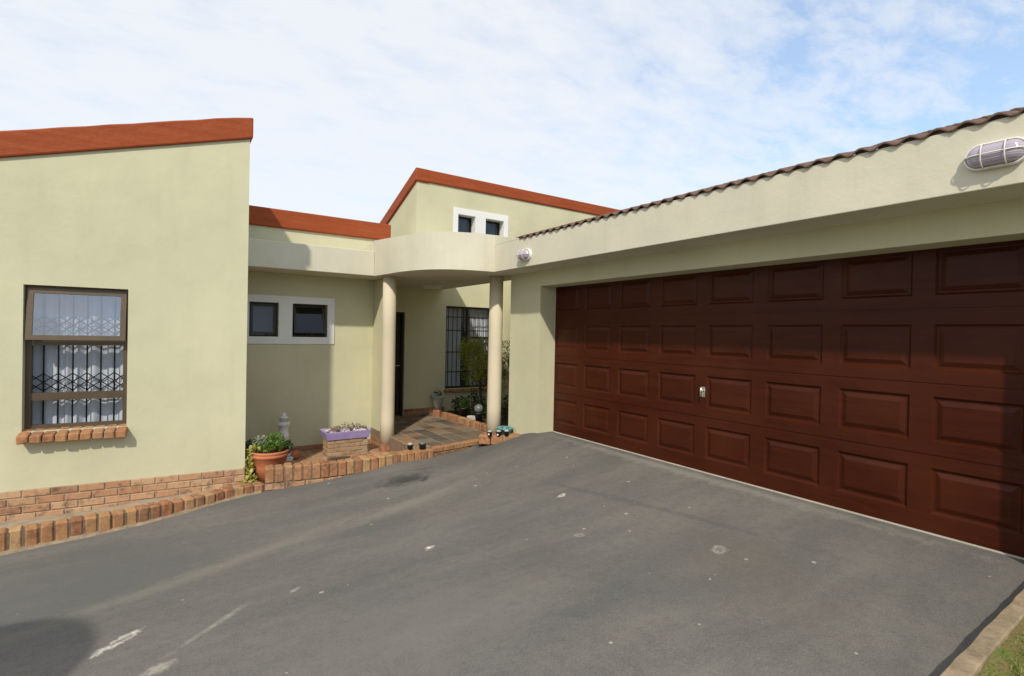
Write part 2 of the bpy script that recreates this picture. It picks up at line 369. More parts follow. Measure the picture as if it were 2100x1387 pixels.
# ------------------------------------------------------------------ house
H = thing('house', 'cream plastered single storey house with orange roof bands, porch columns and attached double garage', 'house', (2.5, 9.0, -.6))
t4 = math.tan(math.radians(4)); uw = Vector((-math.cos(math.radians(4)), math.sin(math.radians(4))))   # left wing front, from its right corner leftwards
LWo = (.821, 7.22); inw = (-uw[1] * -1 * -1, 0)
inn = Vector((math.sin(math.radians(4)), math.cos(math.radians(4))))
def LW(s, z, d=0): return Vector((LWo[0] + uw[0] * s + inn[0] * d, LWo[1] + uw[1] * s + inn[1] * d, z))
def lws(x): return (LWo[0] - x) / math.cos(math.radians(4))
roofz = lambda s: 3.7761 - .288 * s       # underside of the left wing's orange band
WX0, WX1, WZ0, WZ1 = lws(-.365 * 1.046), lws(-1.215 * 1.046), 0.2751, 1.8284
YB = 9.08
PL = -0.3389
mb = MB()
wall(mb, LWo, uw, 5.2, PL, roofz, [(WX0, WX1, WZ0, WZ1)], .16, inn)
mb.add([(.821, 7.49, PL), (.821, YB, PL), (.821, YB, 3.76), (.821, 7.49, 3.76)], [(0, 1, 2, 3)])
mb.add([LW(5.2, PL), LW(5.2, PL, 3), LW(5.2, roofz(5.2), 3), LW(5.2, roofz(5.2))], [(0, 1, 2, 3)])
soften(mb.build('wing_wall', 'wall', H), .008)
mb = MB()
BT = .274
a = LW(-.035, 3.68, -.035); pts = []
seg = 26
top = []; bot = []
for i in range(seg + 1):
    s_ = -.035 + (5.3) * i / seg
    top.append(LW(s_, roofz(s_) + BT + U(-.006, .006) - (.018 if i == 0 else 0), -.035)); bot.append(LW(s_, roofz(s_) - .004, -.035))
n_ = len(top); back = Vector((0, 2.6, 0))
vs = top + bot + [p + back for p in top] + [p + back for p in bot]
fs = []
for i in range(n_ - 1):
    fs += [(i, i + 1, n_ + i + 1, n_ + i), (2 * n_ + i, 2 * n_ + i + 1, i + 1, i), (n_ + i, n_ + i + 1, 3 * n_ + i + 1, 3 * n_ + i), (2 * n_ + i, 3 * n_ + i, 3 * n_ + i + 1, 2 * n_ + i + 1)]
fs += [(0, n_, 3 * n_, 2 * n_), (n_ - 1, 2 * n_ - 1, 4 * n_ - 1, 3 * n_ - 1)]
mb.add(vs, fs); soften(mb.build('wing_roof_band', 'orange', H), .018)

# back wing wall (small bathroom windows)
W1 = (1.0593, 1.4861, 1.2889, 1.8398); W2 = (1.697, 2.2528, 1.2889, 1.8418)
mb = MB(); wall(mb, (.60, YB), (1, 0), 2.66, -0.521, lambda s: 3.06, [(w[0] - .6, w[1] - .6, w[2], w[3]) for w in (W1, W2)], .18, (0, 1))
mb.add([(3.26, YB + .28, -.51), (3.26, 10, -.51), (3.26, 10, 3.06), (3.26, YB + .28, 3.06)], [(0, 1, 2, 3)])
soften(mb.build('bathroom_wall', 'wall', H), .006)
mb = MB(); mb.box(.84, 3.34, YB - .045, 10.6, 3.046, 3.345); soften(mb.build('back_roof_band', 'orange', H), .02)
# white plaster surround
mb = MB(); x0, x1, z0, z1 = .84, 2.3689, 1.1739, 1.9548; y = YB
cols = [x0, W1[0], W1[1], W2[0], W2[1], x1]; 
mb.box(x0, x1, y - .018, y + .01, W1[3], z1); mb.box(x0, x1, y - .018, y + .01, z0, W1[2])
for a, b in ((x0, W1[0]), (W1[1], W2[0]), (W2[1], x1)): mb.box(a, b, y - .018, y + .01, W1[2], W1[3])
mb.build('window_surround', 'white', H)
def frame(mb, P, a, b, c, d, w, t):
    """rectangular frame a..b x c..d of bar width w, P(s,z,depth)->point, thickness t"""
    def bar(s0, s1, z0, z1):
        vs = [P(s, z, q) for s in (s0, s1) for z in (z0, z1) for q in (0, t)]
        mb.add(vs, [(0, 1, 3, 2), (4, 6, 7, 5), (0, 4, 5, 1), (2, 3, 7, 6), (0, 2, 6, 4), (1, 5, 7, 3)])
    bar(a, b, c, c + w); bar(a, b, d - w, d); bar(a, a + w, c + w, d - w); bar(b - w, b, c + w, d - w)
def quad(mb, P, a, b, c, d, q=0): mb.add([P(a, c, q), P(b, c, q), P(b, d, q), P(a, d, q)], [(0, 1, 2, 3)])
def hung(P0, c, d, ang):
    """sash hinged at its top z=d, swung outwards"""
    ca, sa = math.cos(ang), math.sin(ang)
    def P(s, z, q):
        h = d - z
        return P0(s, d - h * ca - q * sa * 0, -h * sa + q)
    return P
def small_window(w, blind):
    P0 = lambda s, z, q: Vector((s, YB + .125 + q, z))
    mb = MB(); frame(mb, P0, w[0], w[1], w[2], w[3], .032, .05); f = mb.build('window', 'darkbronze', H)
    tag(f, 'small dark top hung window, ' + ('paler pane with a white blind, half hidden by the left wing' if blind else 'black pane standing slightly ajar, right of its pair'))
    P = hung(lambda s, z, q: P0(s, z, q - .02), w[2] + .03, w[3] - .03, math.radians(19 if not blind else 3))
    mb = MB(); frame(mb, P, w[0] + .03, w[1] - .03, w[2] + .04, w[3] - .03, .035, .03); mb.build('sash', 'darkbronze', f)
    mb = MB(); quad(mb, P, w[0] + .06, w[1] - .06, w[2] + .07, w[3] - .06, .012); mb.build('pane', 'darkglass', f)
    mb = MB(); mb.box((w[0] + w[1]) / 2 + .03, (w[0] + w[1]) / 2 + .06, YB - .0, YB + .03, w[2] + .035, w[2] + .06); mb.build('stay', 'darkbronze', f)
    mb = MB(); quad(mb, lambda s, z, q: Vector((s, YB + .26, z)), w[0] - .1, w[1] + .1, w[2] - .1, w[3] + .05); 
    if blind: mb.build('blind', 'fabric', f)
    else: mb.build('room_backing', 'dark', f)
small_window(W1, True); small_window(W2, False)

# plinths of brick ---------------------------------------------------
def brick_run(mb, P, L, z0, z1, start=0, bl=.222, bh=.073, jt=.010, t=.1, gap=None, jit=.003):
    z = z1; row = start
    while z > z0 + .02:
        s = -(.116 if row % 2 else 0)
        zb = z - bh
        while s < L:
            a, b = max(s, 0), min(s + bl, L)
            if b - a > .03:
                j = U(-jit, jit); m = Matrix.Identity(4)
                vs0 = len(mb.v); mb.rbox(a, b, j, t, zb, z, .006)
                for i in range(vs0, len(mb.v)): q = mb.v[i]; mb.v[i] = tuple(P(q[0], q[2], q[1]))
            s += bl + jt
        z -= bh + jt; row += 1
mb = MB(); P = lambda s, z, q: LW(s, z, -.022 + q)
brick_run(mb, P, 5.1, -.74, PL); pl = mb.build('wing_plinth', 'plinth', H)
mb = MB(); mb.extr([LW(0, -1, -.012), LW(5.1, -1, -.012), LW(5.1, PL + .001, -.012), LW(0, PL + .001, -.012)], (inn[0] * .25, inn[1] * .25, 0)); mb.build('plinth_mortar', 'mortar', pl)
mb = MB(); P = lambda s, z, q: Vector((.83 + s, YB - .02 + q, z))
brick_run(mb, P, 2.44, -.70, -0.521, 1); pl = mb.build('bathroom_plinth', 'redbrick', H)
mb = MB(); mb.box(.6, 3.215, YB - .012, YB + .2, -1, -0.522); mb.build('plinth_mortar', 'mortar', pl)

# inner porch wall with door and window, continuing up as the tower
YI = 10.0
DX0, DX1 = 3.30, 4.02; PFZ = -.31
mb = MB()
wall(mb, (3.264, YI), (1, 0), 3.256, PFZ - .1, lambda s: 3.3, [(DX0 - 3.264, DX1 - 3.264, PFZ - .1, 1.81), (4.95 - 3.264, 6.12 - 3.264, .2, 1.985)], .14, (0, 1))
soften(mb.build('porch_wall', 'wall', H), .005)
mb = MB(); TX = 4.225
TW = [(5.175, 5.625, 3.45, 3.99), (5.865, 6.37, 3.45, 3.99)]
wall(mb, (TX, YI), (1, 0), 6.2, 3.3, lambda s: 4.545, [(w[0] - TX, w[1] - TX, w[2], w[3]) for w in TW], .2, (0, 1))
mb.add([(TX, YI + .28, 2.7), (TX, 13.2, 2.7), (TX, 13.2, 3.5), (TX, 12.2, 3.76), (TX, YI + .28, 4.47)], [(0, 1, 2, 3, 4)])
mb.build('tower_wall', 'wall', H)
# orange bands of the tower: level front, falling rear
mb = MB(); o_ = .04
mb.box(TX - o_, 10.6, YI - o_, YI + .03, 4.53, 4.79)
soften(mb.build('tower_roof_band', 'orange', H), .025)
mb = MB(); sl = (4.79 - 3.99) / 2.2
y0, y1 = YI + .3, 12.9
ya = YI - o_ - .004; mb.extr([(TX - o_ - .004, ya, 4.794), (TX - o_ - .004, y1, 4.79 - sl * (y1 - YI)), (TX - o_ - .004, y1, 4.53 - sl * (y1 - YI) - .02), (TX - o_ - .004, ya, 4.527)], (.32, 0, 0))
soften(mb.build('tower_verge_band', 'orange', H), .025)
mb = MB(); mb.add([(TX, YI + .1, 4.76), (10.5, YI + .1, 4.76), (10.5, 13.2, 3.7), (TX, 13.2, 3.7)], [(0, 1, 2, 3)]); mb.build('tower_roof', 'rooftile', H)
mb = MB(); y = YI; x0, x1, z1 = 5.075, 6.475, 4.115
mb.box(x0, x1, y - .018, y + .01, 3.99, z1); mb.box(x0, x1, y - .018, y + .01, 3.30, 3.45)
for a, b in ((x0, TW[0][0]), (TW[0][1], TW[1][0]), (TW[1][1], x1)): mb.box(a, b, y - .018, y + .01, 3.45, 3.99)
for w in TW:
    mb.box(w[0] - .001, w[1] + .001, y - .018, y + .19, 3.978, 3.991); mb.box(w[1] - .012, w[1], y - .017, y + .19, 3.45, 3.978); mb.box(w[0], w[0] + .012, y - .017, y + .19, 3.45, 3.978)
mb.build('tower_window_surround', 'white', H)
for i, w in enumerate(TW):
    P0 = lambda s, z, q: Vector((s, YI + .16 + q, z))
    mb = MB(); frame(mb, P0, w[0] + .012, w[1] - .012, w[2], w[3] - .012, .03, .04); f = mb.build('tower_window', 'darkbronze', H)
    mb = MB(); quad(mb, P0, w[0] + .04, w[1] - .04, w[2] + .03, w[3] - .04, .02); mb.build('pane', 'darkglass', f)
    mb = MB()
    for k in range(24):
        a = w[0] + (w[1] - w[0]) * k / 24; b = w[0] + (w[1] - w[0]) * (k + 1) / 24; da, db = (.02, .05) if k % 2 else (.05, .02)
        mb.add([(a, YI + .24 + da, w[2]), (b, YI + .24 + db, w[2]), (b, YI + .24 + db, w[3]), (a, YI + .24 + da, w[3])], [(0, 1, 2, 3)])
    mb.build('curtain', 'fabric', f)
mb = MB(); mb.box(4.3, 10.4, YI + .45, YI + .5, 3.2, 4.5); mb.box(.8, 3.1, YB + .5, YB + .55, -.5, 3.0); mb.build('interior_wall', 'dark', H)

# porch door
mb = MB(); P0 = lambda s, z, q: Vector((s, YI + .06 + q, z)); frame(mb, P0, DX0, DX1, PFZ - .05, 1.81, .045, .07); d = mb.build('front_door', 'dooriron', H)
mb = MB(); mb.box(DX0 + .045, DX1 - .045, YI + .09, YI + .13, PFZ, 1.765); mb.build('door_leaf', 'dooriron', d)
mb = MB()
for k in range(7): x = DX0 + .09 + k * .097; mb.tube([(x, YI + .05, PFZ + .02), (x, YI + .05, 1.76)], .008, 6)
for z in (.1, .75, 1.4): mb.box(DX0 + .04, DX1 - .04, YI + .042, YI + .058, z, z + .03)
mb.build('security_gate', 'iron', d)
mb = MB(); mb.tube([(DX1 - .1, YI + .05, .72), (DX1 - .1, YI, .72), (DX1 - .2, YI, .72)], .011, 8); mb.build('handle', 'steel', d)
# brick skirting of porch wall
mb = MB(); P = lambda s, z, q: Vector((4.03 + s, YI - .015 + q, z)); brick_run(mb, P, .93, -.36, -.175, 0); mb.build('porch_skirting', 'redbrick', H)
# courtyard window
mb = MB(); P0 = lambda s, z, q: Vector((s, YI + .07 + q, z)); frame(mb, P0, 4.95, 6.12, .2, 1.985, .045, .05)
mb.box(5.50, 5.545, YI + .07, YI + .12, .24, 1.94); mb.box(5.545, 6.08, YI + .071, YI + .119, 1.28, 1.33)
f = mb.build('courtyard_window', 'darkbronze', H)
mb = MB(); quad(mb, P0, 4.98, 6.1, .23, 1.96, .028); mb.build('pane', 'glass', f)
mb = MB()
for k in range(11):
    x = 5.03 + k * .105; mb.tube([(x, YI + .045, .22), (x, YI + .045, 1.95)], .009, 6)
for z in (.55, .98, 1.45, 1.74): mb.box(4.97, 6.10, YI + .037, YI + .053, z, z + .022)
mb.build('burglar_bars', 'iron', f)
mb = MB()
for k in range(60):
    a = 4.9 + 1.25 * k / 60; b = a + 1.25 / 60
    if 5.44 < a < 5.56: continue
    da, db = (.0, .035) if k % 2 else (.035, .0)
    mb.add([(a, YI + .2 + da, .2), (b, YI + .2 + db, .2), (b, YI + .2 + db, 1.98), (a, YI + .2 + da, 1.98)], [(0, 1, 2, 3)])
mb.build('curtain', 'fabric', f)
mb = MB(); s = 4.93
while s < 6.15: mb.rbox(s, s + .10, YI - .05, YI + .07, .12, .195, .008); s += .108
mb.build('window_sill', 'brick', f)
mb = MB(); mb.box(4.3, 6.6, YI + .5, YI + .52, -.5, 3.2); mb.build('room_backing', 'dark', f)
# right side wall of the courtyard (sunlit strip behind the column)
mb = MB(); mb.box(6.38, 6.55, 6.72, YI - .001, -.6, 3.55); mb.build('courtyard_side_wall', 'wall', H)

# porch roof slab with rounded canopy
curve = [(2.82, 8.37), (2.865, 7.98), (2.90, 7.65), (2.95, 7.38), (3.03, 7.12), (3.15, 6.90), (3.31, 6.73), (3.5, 6.62), (3.75, 6.54), (4.0, 6.505)]
cv = []
for i in range(len(curve) - 1):
    p0 = Vector(curve[max(i - 1, 0)]); p1 = Vector(curve[i]); p2 = Vector(curve[i + 1]); p3 = Vector(curve[min(i + 2, len(curve) - 1)])
    for k in range(5):
        t = k / 5; cv.append(.5 * ((2 * p1) + (p2 - p0) * t + (2 * p0 - 5 * p1 + 4 * p2 - p3) * t * t + (3 * p1 - p0 - 3 * p2 + p3) * t ** 3))
cv.append(Vector(curve[-1]))
poly = [(p.x, p.y) for p in cv] + [(4.84, 6.505), (4.84, YI - .002), (3.264, YI - .002), (3.264, YB - .002), (2.82, YB - .002)]
nC = len(cv); zt = []
for i in range(len(poly)):
    zt.append(2.905 - .045 * min(1, i / 12) if i < nC else 2.86)
mb = MB(); n = len(poly)
vs = [(x, y, 2.32) for x, y in poly] + [(x, y, z) for (x, y), z in zip(poly, zt)]
mb.add(vs, [(i, i + 1, n + i + 1, n + i) for i in range(nC - 1)], True)
mb.add(vs, [(i, (i + 1) % n, n + (i + 1) % n, n + i) for i in range(nC - 1, n)] + [tuple(range(n))[::-1], tuple(range(n, 2 * n))])
mb.extr([(4.0, 6.505, 2.7151), (4.0, 6.505, 2.86), (4.0, 5.83, 2.7155)], (.22, 0, 0))
soften(mb.build('porch_canopy', 'fascia', H), .01)
mb = MB(); mb.box(.83, 2.818, 8.372, YB - .002, 2.32, 2.722); soften(mb.build('eave_slab', 'fascia', H), .008)
mb = MB(); mb.box(3.05, 3.145, 8.25, YB - .001, -.62, 2.319); soften(mb.build('porch_side_wall', 'wall', H), .006)
mb = MB(); P = lambda s, z, q: Vector((3.033 + q, YB - .03 - s, z)); brick_run(mb, P, .74, -.66, -.44, 0); mb.build('side_wall_skirting', 'redbrick', H)
# columns
for (x, y, zb, cap) in ((3.03, 8.22, -.56, True), (4.335, 6.99, -.26, False)):
    mb = MB(); r = .113
    mb.lathe([(r + .004, zb + (.13 if cap else 0)), (r, zb + .5), (r - .003, 1.5), (r - .005, 2.325)], (x, y, 0), 40)
    c = mb.build('porch_column', 'column', H)
    tag(c, 'beige round porch column, ' + ('left one on a dark brick foot' if cap else 'right one beside the garage wall'))
    if cap:
        mb = MB(); mb.lathe([(r + .008, zb - .1), (r + .012, zb + .06), (r + .006, zb + .131)], (x, y, 0), 12, smooth=False); mb.build('column_foot', 'redbrick', c)
# garage walls
Xw, Xd, Xf = 4.42, 4.70, 4.0
mb = MB(); wall(mb, (Xw, -2.2), (0, 1), 8.9, -.5, lambda s: 2.33, [(.72 + 2.2, 5.93 + 2.2, -.5, 2.102)], .30, (1, 0))
mb.add([(Xw + .28, 6.7, -.5), (6.38, 6.7, -.5), (6.38, 6.7, 2.9), (Xw + .28, 6.7, 2.9)], [(0, 1, 2, 3)])
soften(mb.build('garage_wall', 'wall', H), .01)
mb = MB(); mb.box(Xf, Xw + .25, -2.2, 6.503, 2.32, 2.715); soften(mb.build('garage_fascia', 'fascia', H), .006)
# roof tiles
per = .1425
def zroof(x): return 1.370 + .3315 * x
def prof(y):
    t = ((y - .96) / per + .5) % 1.0
    return .030 * max(0, math.cos((t - .5) * math.pi * 1.25)) ** 1.1
def tiles(mb, x0, x1, y0, y1, mb2=None):
    course = .33; ny = int((y1 - y0) / (per / 12)); ys = [y0 + (y1 - y0) * i / ny for i in range(ny + 1)]
    x = x0; ci = 0
    while x < x1:
        e = min(x + course, x1); vs = []
        for (xx, dz) in ((x + .012, .012), (x - .006, .013), (x, .030), (e + .02, .012)):
            for y in ys:
                tid = int((y - .96 + per / 2) / per + 50); rnd = noise.noise(Vector((tid * 3.7, ci * 5.1, 0)))
                vs.append((xx + rnd * .010, y, zroof(xx) + dz + prof(y) + rnd * .004))
        m = ny + 1
        mb.add(vs, [(r * m + i, r * m + i + 1, (r + 1) * m + i + 1, (r + 1) * m + i) for r in range(3) for i in range(ny)], True)
        if ci == 0 and mb2:
            vs = [(x + .03, y, zroof(x) - .03) for y in ys] + [(x + .03, y, zroof(x) + .024 + prof(y)) for y in ys]
            mb2.add(vs, [(i, i + 1, m + i + 1, m + i) for i in range(ny)])
        x = e; ci += 1
mb = MB(); m2 = MB(); tiles(mb, Xf - .012, 8.9, -2.2, 5.86, m2); tiles(mb, Xf + .24, 8.9, 5.861, 6.95); tiles(mb, 6.3, 8.9, 6.951, YI - .01)
rt = mb.build('garage_roof', 'rooftile', H, fix=False)
mb = m2; mb.prism([(Xf + .04, -2.19), (8.9, -2.19), (8.9, 5.86), (Xf + .04, 5.86)], 2.7, 0, [2.717, zroof(8.9) - .03, zroof(8.9) - .03, 2.717]); mb.build('roof_underlay', 'darkmortar', rt)

# garage door -----------------------------------------------------------
mb = MB()
ky = [1.45 + .64 * k for k in range(-1, 8)]              # far edges of the panels
by = [.45 + .0] + [y + .07 for y in ky[:-1]] + [6.06]; by[0] = .30
rz = [.145, .672, 1.205, 1.757]; bz = [-.02, .578, 1.108, 1.66, 2.30]; ph = .338
def ring(P, Q):  # rect loops -> faces
    return [(P[i], P[(i + 1) % 4], Q[(i + 1) % 4], Q[i]) for i in range(4)]
for i, yf in enumerate(ky):
    for j, zb in enumerate(rz):
        y0, y1, z0, z1 = yf - .50, yf, zb, zb + ph
        lev = [(by[i], by[i + 1], bz[j] + .003, bz[j + 1] - .003, .0), (y0, y1, z0, z1, .0), (y0 + .016, y1 - .016, z0 + .016, z1 - .016, .016),
               (y0 + .028, y1 - .028, z0 + .028, z1 - .028, .016), (y0 + .062, y1 - .062, z0 + .062, z1 - .062, .002), ]
        vs = []; fs = []
        for a, b, c, d, q in lev: vs += [(Xd + q, a, c), (Xd + q, b, c), (Xd + q, b, d), (Xd + q, a, d)]
        for l in range(len(lev) - 1): fs += ring([4 * l + q for q in range(4)], [4 * l + 4 + q for q in range(4)])
        fs.append(tuple(4 * (len(lev) - 1) + q for q in range(4)))
        mb.add(vs, fs)
for z in bz[1:4]: mb.add([(Xd + .006, by[0], z - .003), (Xd + .006, by[-1], z - .003), (Xd + .006, by[-1], z + .003), (Xd + .006, by[0], z + .003)], [(0, 1, 2, 3)])
gd = mb.build('garage_door', 'wood', H, fix=False)
tag(gd, 'wide dark mahogany sectional garage door with raised panels')
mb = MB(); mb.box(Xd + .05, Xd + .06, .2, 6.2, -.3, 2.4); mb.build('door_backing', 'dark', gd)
mb = MB(); hy, hz = 3.405, .84
mb.rbox(Xd - .008, Xd + .001, hy - .022, hy + .022, hz - .055, hz + .055, .004)
mb.tube([(Xd, hy, hz + .015), (Xd - .04, hy, hz + .015)], .013, 12)
mb.tube([(Xd - .04, hy, hz + .055), (Xd - .045, hy, hz + .01), (Xd - .04, hy + .004, hz - .05)], .011, 10)
mb.build('door_handle', 'steel', gd)
mb = MB(); mb.box(Xd - .028, Xd - .002, .55, 5.93, -.1, .008); soften(mb.build('door_threshold', 'threshold', H), .004)

# left wing window --------------------------------------------------------
def PW(s, z, q): return LW(s, z, .085 + q)
a, b, c, d = WX0, WX1, WZ0, WZ1
mb = MB(); frame(mb, PW, a, b, c, d, .05, .06)
def hbar(mb, P, a, b, z0, z1, t, q0=0):
    mb.add([P(s, z, q) for s in (a, b) for z in (z0, z1) for q in (q0, q0 + t)], [(0, 1, 3, 2), (4, 6, 7, 5), (0, 4, 5, 1), (2, 3, 7, 6), (0, 2, 6, 4), (1, 5, 7, 3)])
T1, T2 = 1.2322, 0.6307
hbar(mb, PW, a + .05, b - .05, T1 - .045, T1 + .012, .06); hbar(mb, PW, a + .05, b - .05, T2 - .04, T2 + .04, .06)
f = mb.build('bedroom_window', 'bronze', H)
mb = MB(); P = hung(lambda s, z, q: PW(s, z, q - .035), T1, d - .04, math.radians(7)); frame(mb, P, a + .02, b - .02, T1 + .01, d - .03, .052, .03)
mb.build('top_sash', 'bronze', f)
mb = MB(); quad(mb, P, a + .06, b - .06, T1 + .055, d - .075, .012); mb.build('top_pane', glass('sky_reflecting_glass', (.74, .76, .8), .22), f)
mb = MB(); quad(mb, PW, a + .04, b - .04, T2 + .03, T1 - .04, .03); quad(mb, PW, a + .04, b - .04, c + .04, T2 - .03, .03); mb.build('pane', 'glass', f)
mb = MB()   # expanding trellis bars
def PB(s, z, q=0): return LW(s, z, .205 + q)
nb = 7; sp = (b - a - .02) / nb
for k in range(nb + 1):
    s = a + .02 + (k) * sp; mb.tube([PB(s, c), PB(s, d)], .0085, 6)
for zc in (T2 + .10, T2 + .195, T1 + .13, T1 + .225):
    for k in range(nb):
        s = a + .02 + k * sp; h = .048
        mb.tube([PB(s, zc - h, -.012), PB(s + sp, zc + h, -.012)], .006, 5); mb.tube([PB(s, zc + h, .012), PB(s + sp, zc - h, .012)], .006, 5)
for z in (c + .02, T2, T1, d - .05): mb.tube([PB(a, z), PB(b, z)], .009, 6)
mb.build('trellis_gate', 'iron', f)
mb = MB(); N = 90
def cd(t): return .27 + .016 * math.sin(t * 60 + 2 * math.sin(t * 9)) + .010 * math.sin(t * 23 + 1)
vs = []; 
for i in range(N + 1):
    t = i / N; s = a - .1 + (b - a + .2) * t
    for z in (c - .1, d + .05): vs.append(LW(s, z, cd(t) + (.02 * math.sin(t * 30) if z < 1 else 0)))
mb.add(vs, [(2 * i, 2 * i + 2, 2 * i + 3, 2 * i + 1) for i in range(N)], True); mb.build('net_curtain', 'fabric', f)
mb = MB(); mb.extr([LW(a - .5, c - .4, 1.2), LW(b + .5, c - .4, 1.2), LW(b + .5, d + .4, 1.2), LW(a - .5, d + .4, 1.2)], (0, .05, 0)); mb.build('room_backing', 'room', f)
mb = MB()   # brick sill
s = a - .012; rot = math.radians(12); k = 0
while s < b - .02:
    e = min(s + .094, b + .025); vs0 = len(mb.v); mb.rbox(s, e, -.125 + U(-.006, .006), .10, -.085, -.005 + U(-.003, .003), .010)
    for i in range(vs0, len(mb.v)):
        x_, y_, z_ = mb.v[i]; zz = c + z_ + y_ * math.sin(rot) + U(-.001, .001); mb.v[i] = tuple(LW(x_, zz, y_))
    s += .103; k += 1
mb.build('brick_sill', 'brick', f)

# ------------------------------------------------------------------ brick kerbs and paving
def kerb(name, label, path, ztop, bw, bh, bd, mat, mortar, drop=.35, base=None):
    """header bricks standing along a plan path; ztop(t) level of their tops"""
    pts = [Vector(p) for p in path]; L = [0]
    for p, q in zip(pts, pts[1:]): L.append(L[-1] + (q - p).length)
    def at(s):
        for i in range(len(pts) - 1):
            if s <= L[i + 1] or i == len(pts) - 2:
                t = (s - L[i]) / (L[i + 1] - L[i]); d = (pts[i + 1] - pts[i]).normalized(); return pts[i].lerp(pts[i + 1], t), d
    root = thing(name, label, 'kerb', (*at(L[-1] / 2)[0], -.6))
    mb = MB(); s = 0
    while s + bw <= L[-1] + .01:
        p, d = at(s + bw / 2); z = ztop(p.x); w = bw - .011 + U(-.004, .004)
        ang = math.atan2(d.y, d.x) + U(-.03, .03)
        m = Matrix.Translation((p.x, p.y, z)) @ Matrix.Rotation(ang, 4, 'Z') @ Matrix.Rotation(U(-.03, .03), 4, 'X')
        mb.rbox(-w / 2, w / 2, U(-.006, .006), bd, -bh, U(-.006, .004), .013, m); s += bw
    mb.build('bricks', mat, root)
    mb = MB()
    for i in range(len(pts) - 1):
        p, q = pts[i], pts[i + 1]; d = (q - p).normalized(); nn = Vector((-d.y, d.x)); 
        z0, z1 = ztop(p.x) - .016, ztop(q.x) - .016
        A, B = p + nn * .012, q + nn * .012; C_, D_ = q + nn * (bd - .01), p + nn * (bd - .01)
        mb.add([(A.x, A.y, z0 - drop), (B.x, B.y, z1 - drop), (C_.x, C_.y, z1 - drop), (D_.x, D_.y, z0 - drop), (A.x, A.y, z0), (B.x, B.y, z1), (C_.x, C_.y, z1), (D_.x, D_.y, z0)],
               [(0, 1, 5, 4), (1, 2, 6, 5), (2, 3, 7, 6), (3, 0, 4, 7), (4, 5, 6, 7)])
    mb.build('mortar', mortar, root)
    if base:
        mb = MB(); s = 0
        while s < L[-1]:
            p, d = at(min(s + .111, L[-1])); z = ztop(p.x) - bh - .008
            m = Matrix.Translation((p.x, p.y, z)) @ Matrix.Rotation(math.atan2(d.y, d.x), 4, 'Z')
            mb.rbox(-.108, .108, .003, .09, -.074, 0, .006, m); s += .228
        mb.build('base_course', base, root)
    return root
def kly(x):
    for p, q in zip(kl, kl[1:]):
        if p[0] <= x <= q[0]: return p[1] + (q[1] - p[1]) * (x - p[0]) / (q[0] - p[0])
    return 6.8 if x > 0 else 6.12
kl = [(-3.6, 6.12), (-2.2, 6.16), (-1.14, 6.33), (-.26, 6.44), (.30, 6.62), (.62, 6.76), (1.0, 6.80)]
def ztl(x): return -.452
kerb('brick_kerb', 'lower brick kerb edging the driveway in front of the left wing wall', kl, ztl, .106, .20, .16, 'brick', 'darkmortar')
kh = bpy.data.objects['brick_kerb']; mb = MB(); vs = []
for i in range(81):
    x = -3.55 + 4.5 * i / 80; yk = kly(x) - .004; w = .035 + .03 * noise.noise(Vector((x * 4, 1, 0))) + .02 * max(0, -x)
    vs += [(x, yk + .02, gz(x, yk) + .022 + .012 * noise.noise(Vector((x * 9, 7, 0)))), (x, yk - w * .5, gz(x, yk) + .012), (x, yk - max(.012, w), gz(x, yk - w) - .004)]
mb.add(vs, [(3 * i + j, 3 * i + 3 + j, 3 * i + 4 + j, 3 * i + 1 + j) for i in range(80) for j in range(2)], True)
mb.build('cement_haunch', 'oldconcrete', kh, fix=False)
kr = [(.99, 6.775), (1.6, 6.70), (2.2, 6.69), (3.05, 6.74), (3.20, 6.77)]
kerb('raised_brick_kerb', 'taller brick kerb on a base course holding the flower pots by the driveway', kr, lambda x: -.268, .106, .185, .2, 'brick', 'darkmortar', base='plinth')
# porch edge and floor
root = thing('porch_step', 'low orange brick step edging the slate porch floor between the two columns', 'step', (3.8, 6.9, -.4))
mb = MB(); A, B = Vector((3.20, 6.80)), Vector((4.16, 6.98)); L = (B - A).length; an = math.atan2(B.y - A.y, B.x - A.x)
m = Matrix.Translation((A.x, A.y, -.255)) @ Matrix.Rotation(an, 4, 'Z')
for k in range(5): mb.rbox(k * .2, k * .2 + .192, U(-.004, .004), .106, -.073, 0, .010, m)
for k in range(5): mb.rbox(k * .2 - .1 if k else 0, k * .2 + .092, .006, .10, -.155, -.082, .006, m)
mb.build('step_bricks', 'brick', root)
mb = MB(); mb.box(0, L, .012, .10, -.4, -.006, m); mb.build('mortar', 'darkmortar', root)
root = thing('corner_ledge', 'small orange brick ledge between the right porch column and the garage wall', 'ledge', (4.2, 6.6, -.3))
mb = MB(); LP = [(3.98, 6.68), (4.10, 6.52), (4.23, 6.40), (4.33, 6.26)]
for i, (x, y) in enumerate(LP):
    m = Matrix.Translation((x, y, -.122 + .010 * i)) @ Matrix.Rotation(math.radians(-50), 4, 'Z'); mb.rbox(-.09, .09, -.01, .26, -.14, 0, .012, m)
mb.rbox(4.12, 4.40, 6.62, 6.86, -.28, -.152, .01)
mb.build('ledge_bricks', 'brick', root)

